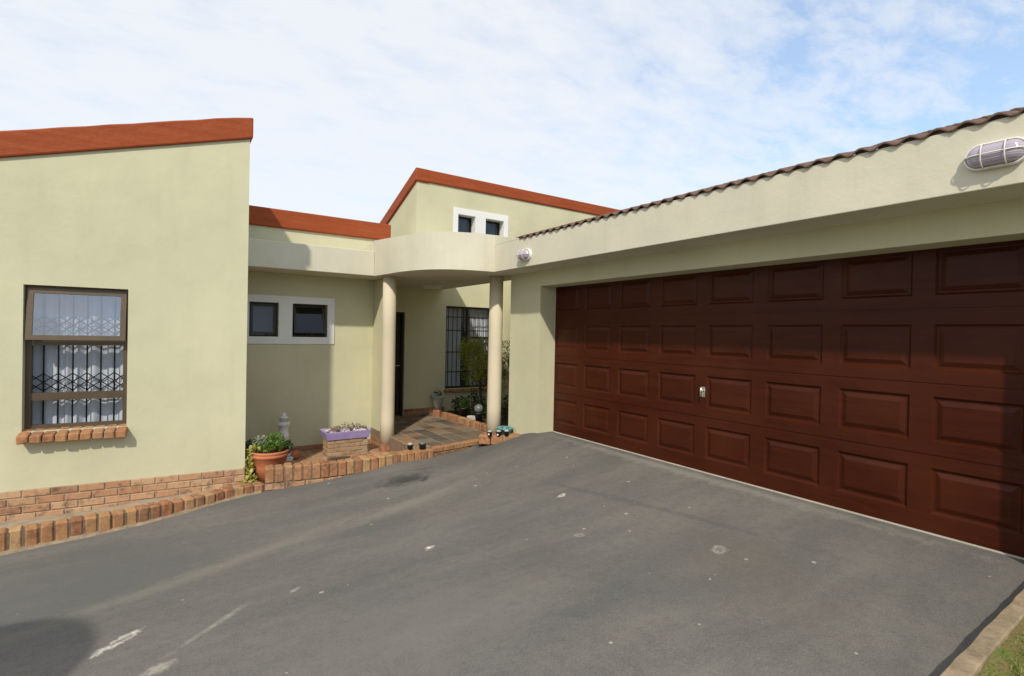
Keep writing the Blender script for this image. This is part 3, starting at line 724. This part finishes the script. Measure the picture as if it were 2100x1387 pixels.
mb = MB(); ts = .255; X0, Y0 = 3.06, 6.93; cnt = 0   # slate tiles
i = 0
while X0 + i * ts < 4.66:
    j = 0
    while Y0 + j * ts < YI:
        x, y = X0 + i * ts, Y0 + j * ts
        x1 = min(x + ts - .012, 4.64); y1 = min(y + ts - .012, YI - .005)
        mb.rbox(x, x1, y, y1, PFZ - .012, PFZ + U(-.001, .002), .003); j += 1
    i += 1
o = mb.build('porch_floor', 'tile'); tag(o, 'slate tiled porch floor in brown, grey and rust', 'floor', kind='structure')
mb = MB(); mb.prism([(3.04, 6.95), (3.2, 6.82), (4.14, 7.0), (4.645, 6.72), (4.645, YI + .1), (3.04, YI + .1)], -.9, PFZ - .004); o = mb.build('porch_screed', 'stepmortar'); tag(o, 'brown screed under the slate tiles of the porch', 'floor', kind='structure')
mb = MB(); mb.box(3.05, 4.64, 6.94, YI - .001, PFZ - .02, PFZ - .0025); o = mb.build('porch_grout', 'mortar'); tag(o, 'pale grout between the slate tiles of the porch', 'floor', kind='structure')
# courtyard paving and strip
mb = MB(); 
def paz(x, y): return -.575 + .022 * (x - 2) - .035 * (y - 8)
x = .82; i = 0
while x < 2.99:
    y = 6.96 + (i % 2) * .111; 
    while y < YB - .03:
        z = paz(x, y); mb.rbox(x, x + .104, y, min(y + .218, YB - .025), z - .03, z + U(-.002, .002), .004); y += .222
    x += .108; i += 1
mb.build('courtyard_paving', 'paver'); tag(bpy.data.objects['courtyard_paving'], 'brown clay pavers between the raised kerb and the bathroom wall', 'paving', kind='structure')
sheet('paving_bed', fr(.7, 3.04, 6), fr(6.9, 9.3, 6), lambda x, y: paz(x, y) - .006, 'darkmortar', 'sand joints under the clay pavers', 'paving')
mb = MB()
for i in range(44):
    s0, s1 = i * .112, (i + 1) * .112
    A = LW(s0 - .02, 0, 0); B = LW(s1 - .02, 0, 0)
xs = fr(-3.5, .8, 40); vs = []
for x in xs:
    ya, yb = kly(x) + .13, 7.22 + (.821 - x) * t4 + .02; yb = max(yb, ya + .02)
    for k in range(5): y = ya + (yb - ya) * k / 4; vs.append((x, y, -.478 - (.075 + .075 * min(1, max(0, .8 - x) / 1.6)) * k / 4 + .012 * noise.noise(Vector((x * 3, y * 5, 0))) - .02 * min(1, max(0, -x - .2))))
mb.add(vs, [(i * 5 + j, i * 5 + 5 + j, i * 5 + 6 + j, i * 5 + 1 + j) for i in range(40) for j in range(4)], True)
o = mb.build('paved_strip', 'concrete', fix=False); tag(o, 'narrow cement strip between the left wing plinth and the brick kerb', 'paving', kind='structure')

# courtyard bed edging
root = thing('bed_edging', 'low brick edging between the slate porch floor and the courtyard flower bed', 'edging', (4.7, 8.4, -.31))
mb = MB(); y = 7.2
while y < 9.55: mb.rbox(4.65 + U(-.004, .004), 4.76, y, y + .098, -.36, -.205, .010); y += .107
mb.build('edging_bricks', 'brick', root)
mb = MB(); mb.box(4.66, 4.75, 7.2, 9.58, -.5, -.215); mb.build('mortar', 'darkmortar', root)
mb = MB(); vs = []
for i in range(17):
    for j in range(25):
        x, y = 4.755 + 1.63 * i / 16, 6.71 + 3.28 * j / 24; vs.append((x, y, -.27 + .03 * noise.noise(Vector((x * 4, y * 4, 1)))))
mb.add(vs, [(i * 25 + j, i * 25 + 25 + j, i * 25 + 26 + j, i * 25 + 1 + j) for i in range(16) for j in range(24)], True)
tag(mb.build('flower_bed', 'soil', fix=False), 'dark soil of the courtyard flower bed', 'flower bed', kind='structure')

# right hand kerb, lawn ------------------------------------------------------
root = thing('concrete_kerb', 'weathered concrete kerb between the driveway and the lawn at the right', 'kerb', (3.4, .75, -.1))
mb = MB(); N = 60
def kz(x): return .010 + .04 * (x - 2.75)
vs = []
for i in range(N + 1):
    x = 1.2 + (4.41 - 1.2) * i / N; w = noise.noise(Vector((x * 5, 0, 0))) * .008; w2 = noise.noise(Vector((x * 9, 3, 0))) * .008
    z = kz(x)
    for (y, q) in ((.80 + w, -.3), (.797 + w, -.012), (.788 + w, 0), (.722 + w2, .004), (.715 + w2, -.004), (.712, -.3)): vs.append((x, y, z + q + w2 * .5))
mb.add(vs, [(i * 6 + j, i * 6 + 6 + j, i * 6 + 7 + j, i * 6 + 1 + j) for i in range(N) for j in range(5)])
mb.build('kerb_body', 'oldconcrete', root, fix=False)
def lz(x, y): return kz(x) - .018 + .012 * noise.noise(Vector((x * 6, y * 6, 0))) + .02 * max(0, .68 - y)
sheet('lawn', fr(1.2, 4.42, 60), fr(-2.2, .722, 40), lz, 'lawn', 'grass lawn with bare soil edge at the bottom right', 'lawn')
mb = MB()
for i in range(16000):
    x = U(2.2, 4.41); y = .69 - abs(random.gauss(0, .30))
    dn = noise.noise(Vector((x * 7, y * 7, 2)))
    if y > .66 - .03 * dn * 3 - .02 and R_() < .85: continue
    if dn < -.12 and R_() < .75: continue
    h = U(.012, .035); a = U(0, 6.28); w = U(.0012, .0026); dx, dy = math.cos(a), math.sin(a); lx, ly = random.gauss(0, .012), random.gauss(0, .012); z = lz(x, y) - .003
    mb.add([(x - dy * w, y + dx * w, z), (x + dy * w, y - dx * w, z), (x + lx * .5 + dy * w * .8, y + ly * .5 - dx * w * .8, z + h * .6), (x + lx * .5 - dy * w * .8, y + ly * .5 + dx * w * .8, z + h * .6), (x + lx * 1.4, y + ly * 1.4, z + h)], [(0, 1, 2, 3), (3, 2, 4)])
tag(mb.build('grass', 'grass', fix=False), 'short green grass tufts on the lawn at the right edge', 'grass', kind='stuff')

# ------------------------------------------------------------------ lamps
def bulkhead(y, z, label):
    t = thing('wall_lamp', label, 'lamp', (Xf, y, z), 'oval bulkhead lamps on the garage fascia')
    def st(L, W, n=40):  # stadium outline (y,z)
        out = []; r = W / 2; h = L / 2 - r
        for i in range(n):
            a = 2 * math.pi * i / n; out.append((math.cos(a) * r + (h if math.cos(a) >= 0 else -h), math.sin(a) * r))
        return out
    def loft(levels, name, mat, sm=True):
        mb = MB(); vs = []; n = 40
        for L, W, d in levels: vs += [(Xf - d, y + a, z + b) for a, b in st(L, W)]
        mb.add(vs, [(l * n + i, l * n + (i + 1) % n, (l + 1) * n + (i + 1) % n, (l + 1) * n + i) for l in range(len(levels) - 1) for i in range(n)] + [tuple((len(levels) - 1) * n + i for i in range(n))], sm)
        return mb.build(name, mat, t)
    loft([(.285, .150, -.002), (.288, .152, .012), (.280, .146, .024)], 'back_plate', 'lampwhite')
    loft([(.262, .128, .02), (.258, .124, .045), (.235, .104, .068), (.19, .066, .082), (.13, .02, .087)], 'glass_cover', 'lampglass')
    mb = MB(); mb.tube([(Xf - .032, y + a, z + b) for a, b in st(.276, .142)], .0058, 8, True)
    for dy in (-.052, .052): mb.tube([(Xf - .03 - .068 * math.sin(math.pi * k / 12) ** .7, y + dy, z + .070 * math.cos(math.pi * k / 12)) for k in range(13)], .0036, 6)
    mb.tube([(Xf - .03 - .068 * math.sin(math.pi * k / 20) ** .6, y + .137 * math.cos(math.pi * k / 20), z) for k in range(21)], .0036, 6)
    mb.build('wire_guard', 'lampwhite', t)
bulkhead(.958, 2.505, 'large white caged oval lamp at the right end of the garage fascia')
bulkhead(5.72, 2.475, 'small far white caged lamp on the garage fascia beside the round canopy')
t = thing('ceiling_light', 'flat white light fitting under the dark porch ceiling', 'lamp', (4.2, 9.1, 2.3))
mb = MB(); m = Matrix.Translation((4.2, 9.1, 2.29)) @ Matrix.Rotation(math.radians(-35), 4, 'Z'); mb.rbox(-.19, .19, -.055, .055, .0, .028, .005, m); mb.build('fitting_base', 'lampwhite', t)
mb = MB(); mb.rbox(-.17, .17, -.045, .045, -.045, 0, .012, m); mb.build('diffuser', 'lampwhite', t)

# ------------------------------------------------------------------ plants
def leaves(mb, n, c, rad, size, fn=None, flat=.0, shell=.35, asp=.5):
    for i in range(n):
        while True:
            p = Vector((U(-1, 1), U(-1, 1), U(-1, 1)))
            if p.length < 1 and (p.length > shell or R_() < .3): break
        q = Vector((c[0] + p.x * rad[0], c[1] + p.y * rad[1], c[2] + p.z * rad[2]))
        if fn and not fn(q): continue
        d = (p * .8 + Vector((U(-1, 1), U(-1, 1), U(-.6, 1)))).normalized(); w = d.cross(Vector((U(-1, 1), U(-1, 1), U(-1, 1)))).normalized()
        L = size * U(.6, 1.3); W = L * asp * .5; nn = d.cross(w) * L * .12
        mb.add([q, q + d * L * .5 + w * W + nn, q + d * L, q + d * L * .5 - w * W + nn], [(0, 1, 2, 3)])
def blades(mb, n, c, h, spread, w, droop=.3, seg=4):
    for i in range(n):
        a = U(0, 6.283); r = U(.1, 1) * spread; H_ = h * U(.6, 1.1); d = Vector((math.cos(a), math.sin(a), 0)); sd = Vector((-d.y, d.x, 0))
        vs = []
        for k in range(seg + 1):
            t = k / seg; p = Vector(c) + d * (.01 + r * t ** 1.3) + Vector((0, 0, H_ * (t - droop * t * t * (r / spread)))); ww = w * (1 - t) ** .6 * (.6 + t)
            vs += [p - sd * ww, p + sd * ww]
        mb.add(vs, [(2 * k, 2 * k + 1, 2 * k + 3, 2 * k + 2) for k in range(seg)])
def potprof(r0, r1, h, rim=.02, rh=.04, th=.012):
    return [(r0, 0), (r1 - rim * .3, h - rh), (r1 + rim, h - rh + .004), (r1 + rim, h), (r1 + rim - th, h), (r1 - th, h - .035), (r1 - th - .005, h - .05)]

# big terracotta bowl
px_, py_, pz_ = 1.12, 7.30, paz(1.12, 7.30) + .03
t = thing('potted_plant', 'wide terracotta bowl of green herbs and trailing yellow leaves behind the raised kerb', 'potted plant', (px_, py_, pz_))
mb = MB(); ph_ = .385
mb.lathe([(.14, 0), (.19, .18), (.212, .30), (.222, .305), (.226, .34), (.218, .345), (.224, .35), (.232, .385), (.218, .385), (.20, .35), (.0, .35)], (px_, py_, pz_), 40)
mb.build('pot', 'terracotta', t)
mb = MB(); mb.lathe([(.205, .34), (.1, .365), (0.001, .37)], (px_, py_, pz_), 20); mb.build('soil', 'soil', t)
zt_ = pz_ + .40
mb = MB(); leaves(mb, 420, (px_ + .07, py_, zt_ + .09), (.12, .10, .10), .030, shell=.1); leaves(mb, 220, (px_ - .03, py_ - .1, zt_ + .05), (.10, .07, .06), .035, shell=.1); blades(mb, 150, (px_ + .10, py_ - .08, zt_ - .03), .16, .12, .0035, .4); blades(mb, 90, (px_ + .02, py_ + .02, zt_ - .02), .25, .10, .004, .3)
mb.build('herbs', 'leaf_green', t)
mb = MB(); leaves(mb, 260, (px_ - .10, py_ + .0, zt_ + .08), (.10, .10, .09), .035, shell=.1, asp=.35); mb.build('grey_daisies', 'leaf_grey', t)
mb = MB(); leaves(mb, 60, (px_ - .20, py_ - .04, zt_ - .0), (.06, .05, .06), .055, asp=.8); leaves(mb, 80, (px_ - .25, py_ - .07, zt_ - .18), (.05, .05, .15), .06, asp=.9); leaves(mb, 50, (px_ - .24, py_ - .12, zt_ - .36), (.08, .06, .05), .055, asp=.9)
mb.build('trailing_leaves', 'leaf_yellow', t)
mb = MB(); leaves(mb, 130, (px_ + .20, py_ - .02, zt_ + .0), (.05, .08, .07), .05, shell=.1); leaves(mb, 120, (px_ - .08, py_ - .03, zt_ + .03), (.14, .12, .05), .04); mb.build('dark_leaves', 'leaf_dark', t)
# dark teal pot at the wing corner
t = thing('dark_pot', 'dark teal plastic pot half hidden in shade behind the left wing corner', 'pot', (.98, 7.75, paz(1, 7.75)))
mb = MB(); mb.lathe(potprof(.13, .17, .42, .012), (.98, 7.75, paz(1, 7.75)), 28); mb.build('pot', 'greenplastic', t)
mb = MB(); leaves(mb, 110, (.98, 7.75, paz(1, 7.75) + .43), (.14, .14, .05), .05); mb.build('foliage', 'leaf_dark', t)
# small terracotta pot behind
t = thing('clay_jar', 'small pale clay jar lying just behind the terracotta bowl', 'jar', (1.64, 8.5, paz(1.64, 8.5)))
mb = MB(); mb.lathe([(.035, 0), (.06, .04), (.062, .09), (.045, .12), (.032, .135), (.04, .145), (.03, .145), (.02, .12)], (1.64, 8.5, paz(1.64, 8.5)), 24, rot=Matrix.Rotation(.35, 3, 'Y')); mb.build('jar_body', 'terracotta', t)
# lighthouse ornament
lx_, ly_ = 1.50, 8.55; lz_ = paz(lx_, ly_) + .06
plz = MB(); plz.rbox(lx_ - .12, lx_ + .12, ly_ - .12, ly_ + .12, paz(lx_, ly_) - .01, lz_, .008)
t = thing('garden_ornament', 'white concrete lighthouse ornament standing behind the terracotta bowl', 'ornament', (lx_, ly_, lz_))
mb = MB(); mb.lathe([(.115, 0), (.115, .05), (.085, .07), (.078, .30), (.083, .31), (.083, .33), (.072, .34), (.068, .46), (.085, .475), (.09, .49), (.09, .525), (.075, .53)], (lx_, ly_, lz_), 20); mb.build('tower_body', 'ornament', t)
mb = MB(); mb.lathe([(.058, .53), (.055, .585), (.068, .59), (.05, .612), (.028, .63), (.026, .655), (.014, .675)], (lx_, ly_, lz_), 16); mb.build('lantern_top', 'ornament', t)
plz.build('base_block', 'ornament', t)
mb = MB(); mb.rbox(lx_ - .02, lx_ + .02, ly_ - .10, ly_ - .06, lz_ + .16, lz_ + .22, .004); mb.build('doorway', 'darkmortar', t)
# brick pedestal + purple trough
bx0, bx1, by0, by1 = 2.10, 2.74, 8.30, 8.62; bz0 = paz(2.4, 8.4)
t = thing('brick_pedestal', 'small buff brick pedestal carrying the purple trough', 'pedestal', ((bx0 + bx1) / 2, 8.46, bz0))
mb = MB(); z = bz0
for r in range(4):
    zz = z + r * .066; 
    for k in range(3):
        a = bx0 + k * .222 - (.11 if r % 2 else 0); b = a + .212; a = max(a, bx0); b = min(b, bx1)
        if b - a > .03: mb.rbox(a, b, by0 + U(-.003, .003), by0 + .1, zz, zz + .058, .006); mb.rbox(a, b, by1 - .1, by1, zz, zz + .058, .006)
    mb.rbox(bx0 + U(-.002, .002), bx0 + .1, by0 + .105, by1 - .105, zz, zz + .058, .006); mb.rbox(bx1 - .1, bx1, by0 + .105, by1 - .105, zz, zz + .058, .006)
mb.build('bricks', 'buffbrick', t)
mb = MB(); mb.box(bx0 + .01, bx1 - .01, by0 + .01, by1 - .01, bz0, bz0 + .258); mb.build('mortar', 'mortar', t)
tz = bz0 + .262
t = thing('plant_trough', 'purple painted trough of white stones and succulents on the brick pedestal', 'planter', (2.42, 8.46, tz))
mb = MB()
x0, x1, y0, y1 = 2.055, 2.775, 8.245, 8.68; e = .03; hh = .125
def fr_rect(a, b, c, d, z): return [(a, c, z), (b, c, z), (b, d, z), (a, d, z)]
lv = fr_rect(x0 + .035, x1 - .035, y0 + .035, y1 - .035, tz) + fr_rect(x0, x1, y0, y1, tz + hh) + fr_rect(x0 + e, x1 - e, y0 + e, y1 - e, tz + hh) + fr_rect(x0 + e, x1 - e, y0 + e, y1 - e, tz + hh - .05)
mb.add(lv, [(0, 1, 2, 3)] + [f_ for l in range(3) for f_ in ring([4 * l + q for q in range(4)], [4 * l + 4 + q for q in range(4)])] + [(12, 13, 14, 15)])
soften(mb.build('trough', 'purple', t), .004)
for k in range(46):
    x, y = U(x0 + .06, x1 - .06), U(y0 + .05, y1 - .06); r = U(.018, .036)
    mb = MB(); mb.lathe([(.3 * r, -r * .6), (.85 * r, -.35 * r), (r, 0), (.8 * r, .4 * r), (.35 * r, .62 * r)], (x, y, tz + hh - .012 + U(-.01, .012)), 9, sx=U(.8, 1.3), sy=U(.7, 1.1))
    mb.build('stone', 'whitestone', t)
mb = MB()
for (x, y, r, h) in ((2.20, 8.36, .06, .06), (2.42, 8.42, .07, .11), (2.62, 8.45, .06, .07), (2.70, 8.38, .035, .04), (2.30, 8.5, .05, .05), (2.52, 8.5, .05, .07)):
    leaves(mb, 75, (x, y, tz + hh + h * .4), (r, r, h * .6), .03, asp=.5, shell=.1)
mb.build('succulents', 'leaf_rust', t)
# piece of bark on the kerb
t = MB(); pts = []
for k in range(14):
    a = 2 * math.pi * k / 14; pts.append((2.0 + math.cos(a) * (.20 + .03 * math.sin(3 * a)), 7.30 + math.sin(a) * .07 * (1 + .3 * math.sin(5 * a)), paz(2, 7.3) + .005))
# raise onto the kerb's back edge
t = MB(); pts = [(1.88 + math.cos(2 * math.pi * k / 14) * (.14 + .02 * math.sin(3 * k)), 6.845 + math.sin(2 * math.pi * k / 14) * .035 * (1 + .3 * math.sin(5 * k)), -.262) for k in range(14)]
t.extr(pts, (0, .005, .016)); tag(t.build('bark_piece', 'bark'), 'flat dark piece of bark lying on top of the raised brick kerb', 'bark')
# small solar lights / black pots with clear tops
def jar(x, y, z, r, h, label, top='whitepot', group='little black pots on the porch edge'):
    t = thing('small_pot', label, 'pot', (x, y, z), group)
    mb = MB(); mb.lathe([(r * .8, 0), (r, h * .9), (r * 1.05, h * .92), (r * 1.05, h), (r * .9, h)], (x, y, z), 18); mb.build('pot', 'blackplastic', t)
    mb = MB(); mb.lathe([(r * .95, h * .98), (r * .9, h * 1.12), (r * .6, h * 1.28), (r * .2, h * 1.35)], (x, y, z), 14); mb.build('pale_top', top, t)
    return t
jar(2.90, 6.93, -.285, .042, .085, 'little black pot with pale top beside the left column, left of a pair')
jar(3.06, 6.86, -.285, .052, .095, 'little black pot with rounded grey top beside the left column, right of a pair', 'greyball')
mk = []
for k, (x, y) in enumerate(((4.02, 6.56), (4.12, 6.47), (4.21, 6.39))):
    t = jar(x, y + .03, -.122 + .010 * (k), .040, .065, ('little black pot with a round white spot, nearest the column foot', 'little black pot with a white spot between two others before the teal tub', 'little black pot touching the teal tub')[k], 'whitepot')
    if k < 2:
        mb = MB(); mb.lathe([(.013, 0), (.013, .002), (.011, .003)], (x - .034, y + .002, -.09), 14, rot=Matrix.Rotation(math.radians(90), 3, Vector((.7, -.7, 0)))); mb.build('white_sticker', 'lampwhite', t)
t = thing('plastic_tub', 'teal plastic tub on the brick ledge against the garage wall', 'tub', (4.28, 6.60, -.15))
mb = MB(); mb.lathe([(.085, 0), (.115, .10), (.125, .102), (.127, .118), (.112, .118), (.10, .09), (.08, .03), (.001, .028)], (4.285, 6.60, -.135), 30, sy=1.15); mb.build('tub', 'teal', t)
mb = MB(); leaves(mb, 26, (4.30, 6.62, -.03), (.07, .07, .03), .035); mb.build('dry_leaves', 'leaf_dark', t)
# porch end: white pot on brown stand
t = thing('white_pot', 'tapered grey white pot on a brown foot at the corner of the porch', 'pot', (4.66, 9.66, PFZ))
mb = MB(); mb.lathe([(.10, 0), (.10, .10), (.085, .14)], (4.62, 9.66, PFZ), 8, smooth=False); mb.build('foot', 'redbrick', t)
mb = MB(); mb.lathe([(.07, .14), (.115, .34), (.14, .38), (.15, .40), (.15, .43), (.13, .43), (.11, .38)], (4.62, 9.66, PFZ), 26); mb.build('pot', 'whitepot', t)
mb = MB(); leaves(mb, 40, (4.62, 9.66, PFZ + .47), (.06, .06, .06), .05); mb.build('foliage', 'leaf_dark', t)
# globe on black pot on the edging
t = thing('globe_light', 'grey globe on a black pot standing on the flower bed edging', 'garden light', (4.83, 8.30, -.26))
mb = MB(); mb.lathe(potprof(.055, .075, .15, .006, .03), (4.80, 8.28, -.205), 20); mb.build('pot', 'blackplastic', t)
mb = MB(); mb.lathe([(.085 * math.sin(math.pi * k / 12), -.085 * math.cos(math.pi * k / 12)) for k in range(1, 12)], (4.80, 8.28, -.205 + .22), 22); mb.build('globe', 'greyball', t)
# tree in the courtyard
tx, ty = 5.14, 8.78
t = thing('small_tree', 'olive green bushy small tree in the courtyard before the barred window', 'tree', (tx, ty, -.27))
mb = MB(); br = []
mb.tube([(tx, ty, -.30), (tx + .02, ty, .0), (tx - .02, ty + .02, .35), (tx, ty, .75)], .038, 8, taper=.02)
for k in range(16):
    a = U(0, 6.28); e = Vector((tx + math.cos(a) * U(.2, .45), ty + math.sin(a) * U(.2, .45), U(.45, 1.25))); mb.tube([(tx, ty, U(.25, .7)), (tx + (e.x - tx) * .5, ty + (e.y - ty) * .5, e.z - .12), e], .013, 5, taper=.004); br.append(e)
mb.build('trunk', 'bark', t)
mb = MB()
cl = br + [Vector((tx + U(-.42, .6), ty + U(-.4, .4), U(.42, 1.22))) for _ in range(44)]
for p in cl:
    r = U(.10, .19); leaves(mb, 95, p, (r, r, r * .8), .048, asp=.42, shell=.1)
mb.build('crown', 'leaf_tree', t)
mb = MB(); leaves(mb, 26, (tx + .02, ty - .25, .38), (.10, .06, .08), .05, asp=.6); mb.build('rusty_leaves', 'leaf_orange', t)
t = thing('spiky_plant', 'tall spiky leaved plant showing between the right column and the garage wall', 'plant', (5.83, 8.6, -.27))
mb = MB(); mb.tube([(5.83, 8.6, -.3), (5.84, 8.6, .5)], .05, 8, taper=.035); mb.build('stem', 'bark', t)
mb = MB(); blades(mb, 90, (5.84, 8.6, .45), .95, .5, .020, .35, 6); blades(mb, 60, (5.84, 8.6, .25), .4, .5, .018, .9, 6); mb.build('leaves', 'leaf_tree', t)
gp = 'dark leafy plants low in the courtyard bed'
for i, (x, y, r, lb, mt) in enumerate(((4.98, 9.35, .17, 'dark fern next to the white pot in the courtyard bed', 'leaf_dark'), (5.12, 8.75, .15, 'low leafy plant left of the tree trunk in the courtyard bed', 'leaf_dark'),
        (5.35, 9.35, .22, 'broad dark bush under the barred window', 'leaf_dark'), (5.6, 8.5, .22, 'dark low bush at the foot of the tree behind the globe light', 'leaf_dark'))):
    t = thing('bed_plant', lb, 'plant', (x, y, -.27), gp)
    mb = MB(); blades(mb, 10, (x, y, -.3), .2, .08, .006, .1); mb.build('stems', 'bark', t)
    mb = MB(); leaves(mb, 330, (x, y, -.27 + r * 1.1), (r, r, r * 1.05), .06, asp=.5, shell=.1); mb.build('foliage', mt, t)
t = thing('black_pot', 'black plastic nursery pot on the brick edging of the courtyard bed', 'pot', (4.86, 8.92, -.26))
mb = MB(); mb.lathe(potprof(.07, .095, .16, .008, .03), (4.83, 8.92, -.205), 22); mb.build('pot', 'blackplastic', t)
mb = MB(); leaves(mb, 90, (4.83, 8.92, .02), (.10, .10, .09), .05); mb.build('foliage', 'leaf_green', t)
for i in range(1):
    t = thing('stone_block', 'pale stone slab lying beside the globe light in the flower bed', 'stone', (4.9, 8.60, -.26))
    mb = MB(); m = Matrix.Translation((4.88, 8.6, -.22)) @ Matrix.Rotation(.3, 4, 'Z'); mb.rbox(-.07, .07, -.13, .13, -.05, .045, .015, m); mb.build('slab', 'whitestone', t)

# made-up tank, added out of view so its rounded top throws the lower-left shadow
t = thing('shadow_caster', 'rounded green tank shape added out of view to cast the lower left shadow', 'shadow caster', (-2.14, 2.20, gz(-2.14, 2.20)))
cxk, cyk = -2.14, 2.20
mb = MB(); mb.lathe([(.78, 0), (.80, .1), (.80, 1.25), (.74, 1.45), (.58, 1.62), (.34, 1.72), (.05, 1.74)], (cxk, cyk, gz(cxk, cyk)), 40); mb.build('caster_body', 'greenplastic', t)
mb = MB(); mb.lathe([(.2, 1.71), (.2, 1.76), (.16, 1.78)], (cxk, cyk, gz(cxk, cyk)), 24); mb.build('lid', 'blackplastic', t)

# ------------------------------------------------------------------ camera, sun, sky
cam = bpy.data.cameras.new('camera'); co = bpy.data.objects.new('camera', cam); COL.objects.link(co)
Rw = ((0.83247125, 0.01227022, 0.55393237), (-0.55370702, -0.0176715, 0.83252403), (0.02000407, -0.99976855, -0.00791691))
mt = Matrix([[Rw[i][0], -Rw[i][1], -Rw[i][2], (0, 0, 1.41)[i]] for i in range(3)] + [[0, 0, 0, 1]])
co.matrix_world = mt
cam.sensor_fit = 'HORIZONTAL'; cam.sensor_width = 36; cam.lens = 1060 / 2100 * 36; cam.clip_end = 2000; cam.clip_start = .05
S.camera = co
sd = Vector((.82, 1.0, -1.19)).normalized()
sl_ = bpy.data.lights.new('sun', 'SUN'); sl_.energy = 3.45; sl_.angle = math.radians(1.6); sl_.color = (1, .93, .80)
so = bpy.data.objects.new('sun', sl_); COL.objects.link(so); so.rotation_euler = sd.to_track_quat('-Z', 'Y').to_euler()
W = bpy.data.worlds.new('World'); S.world = W; n = NT('w', world=W)
sky = n.n('TexSky', sky_type='NISHITA', sun_disc=False); sky.sun_elevation = math.asin(-sd.z); sky.sun_rotation = math.atan2(-sd.x, -sd.y)
sky.air_density = 1.3; sky.dust_density = .5; sky.ozone_density = 2.2
tc = n.n('TexCoord').outputs['Generated']
sp_ = n.n('SeparateXYZ', j0=tc)
zc = n.math('MAXIMUM', n.math('ADD', sp_.outputs[2], .16), .05)
cb = n.n('CombineXYZ', j0=n.math('DIVIDE', sp_.outputs[0], zc), j1=n.math('DIVIDE', sp_.outputs[1], zc), j2=0.0)
m1 = n.n('Mapping', i_Vector=cb.outputs[0], i_Rotation=(0, 0, math.radians(35)), i_Scale=(1, 1.7, 1)).outputs[0]
big = n.noise(n.n('Mapping', i_Vector=cb.outputs[0], i_Location=(0, 0, 0)).outputs[0], .55, 3, .5)
rip = n.noise(m1, 4.2, 8, .62, .25); fin = n.noise(m1, 11, 6, .7)
# cover thins out towards +X (right of the view)
thin = n.ramp(n.math('ADD', n.math('MULTIPLY', n.math('SUBTRACT', sp_.outputs[0], n.math('MULTIPLY', sp_.outputs[1], .45)), .9), n.math('MULTIPLY', sp_.outputs[2], .25)), [(.18, 0), (.85, 1)])
cov = n.math('ADD', n.math('ADD', n.math('MULTIPLY', big, .42), n.math('MULTIPLY', rip, .95)), n.math('MULTIPLY', fin, .18))
cov = n.math('SUBTRACT', cov, n.math('MULTIPLY', thin, .42))
mask = n.ramp(cov, [(.30, .32), (.46, .68), (.62, .86), (.80, 1)])
bg = n.mix(n.math('MULTIPLY', mask, .93), n.mix(1, sky.outputs[0], (1.25, 1.55, 1.75), 'MULTIPLY'), (7.25, 7.45, 7.75))
b = n.n('Background', i_Color=bg, i_Strength=.125); o = n.n('OutputWorld'); n.t.links.new(b.outputs[0], o.inputs[0])
S.view_settings.view_transform = 'Standard'; S.view_settings.look = 'None'; S.view_settings.exposure = 0.0; S.view_settings.gamma = 1
S.render.engine = 'CYCLES'
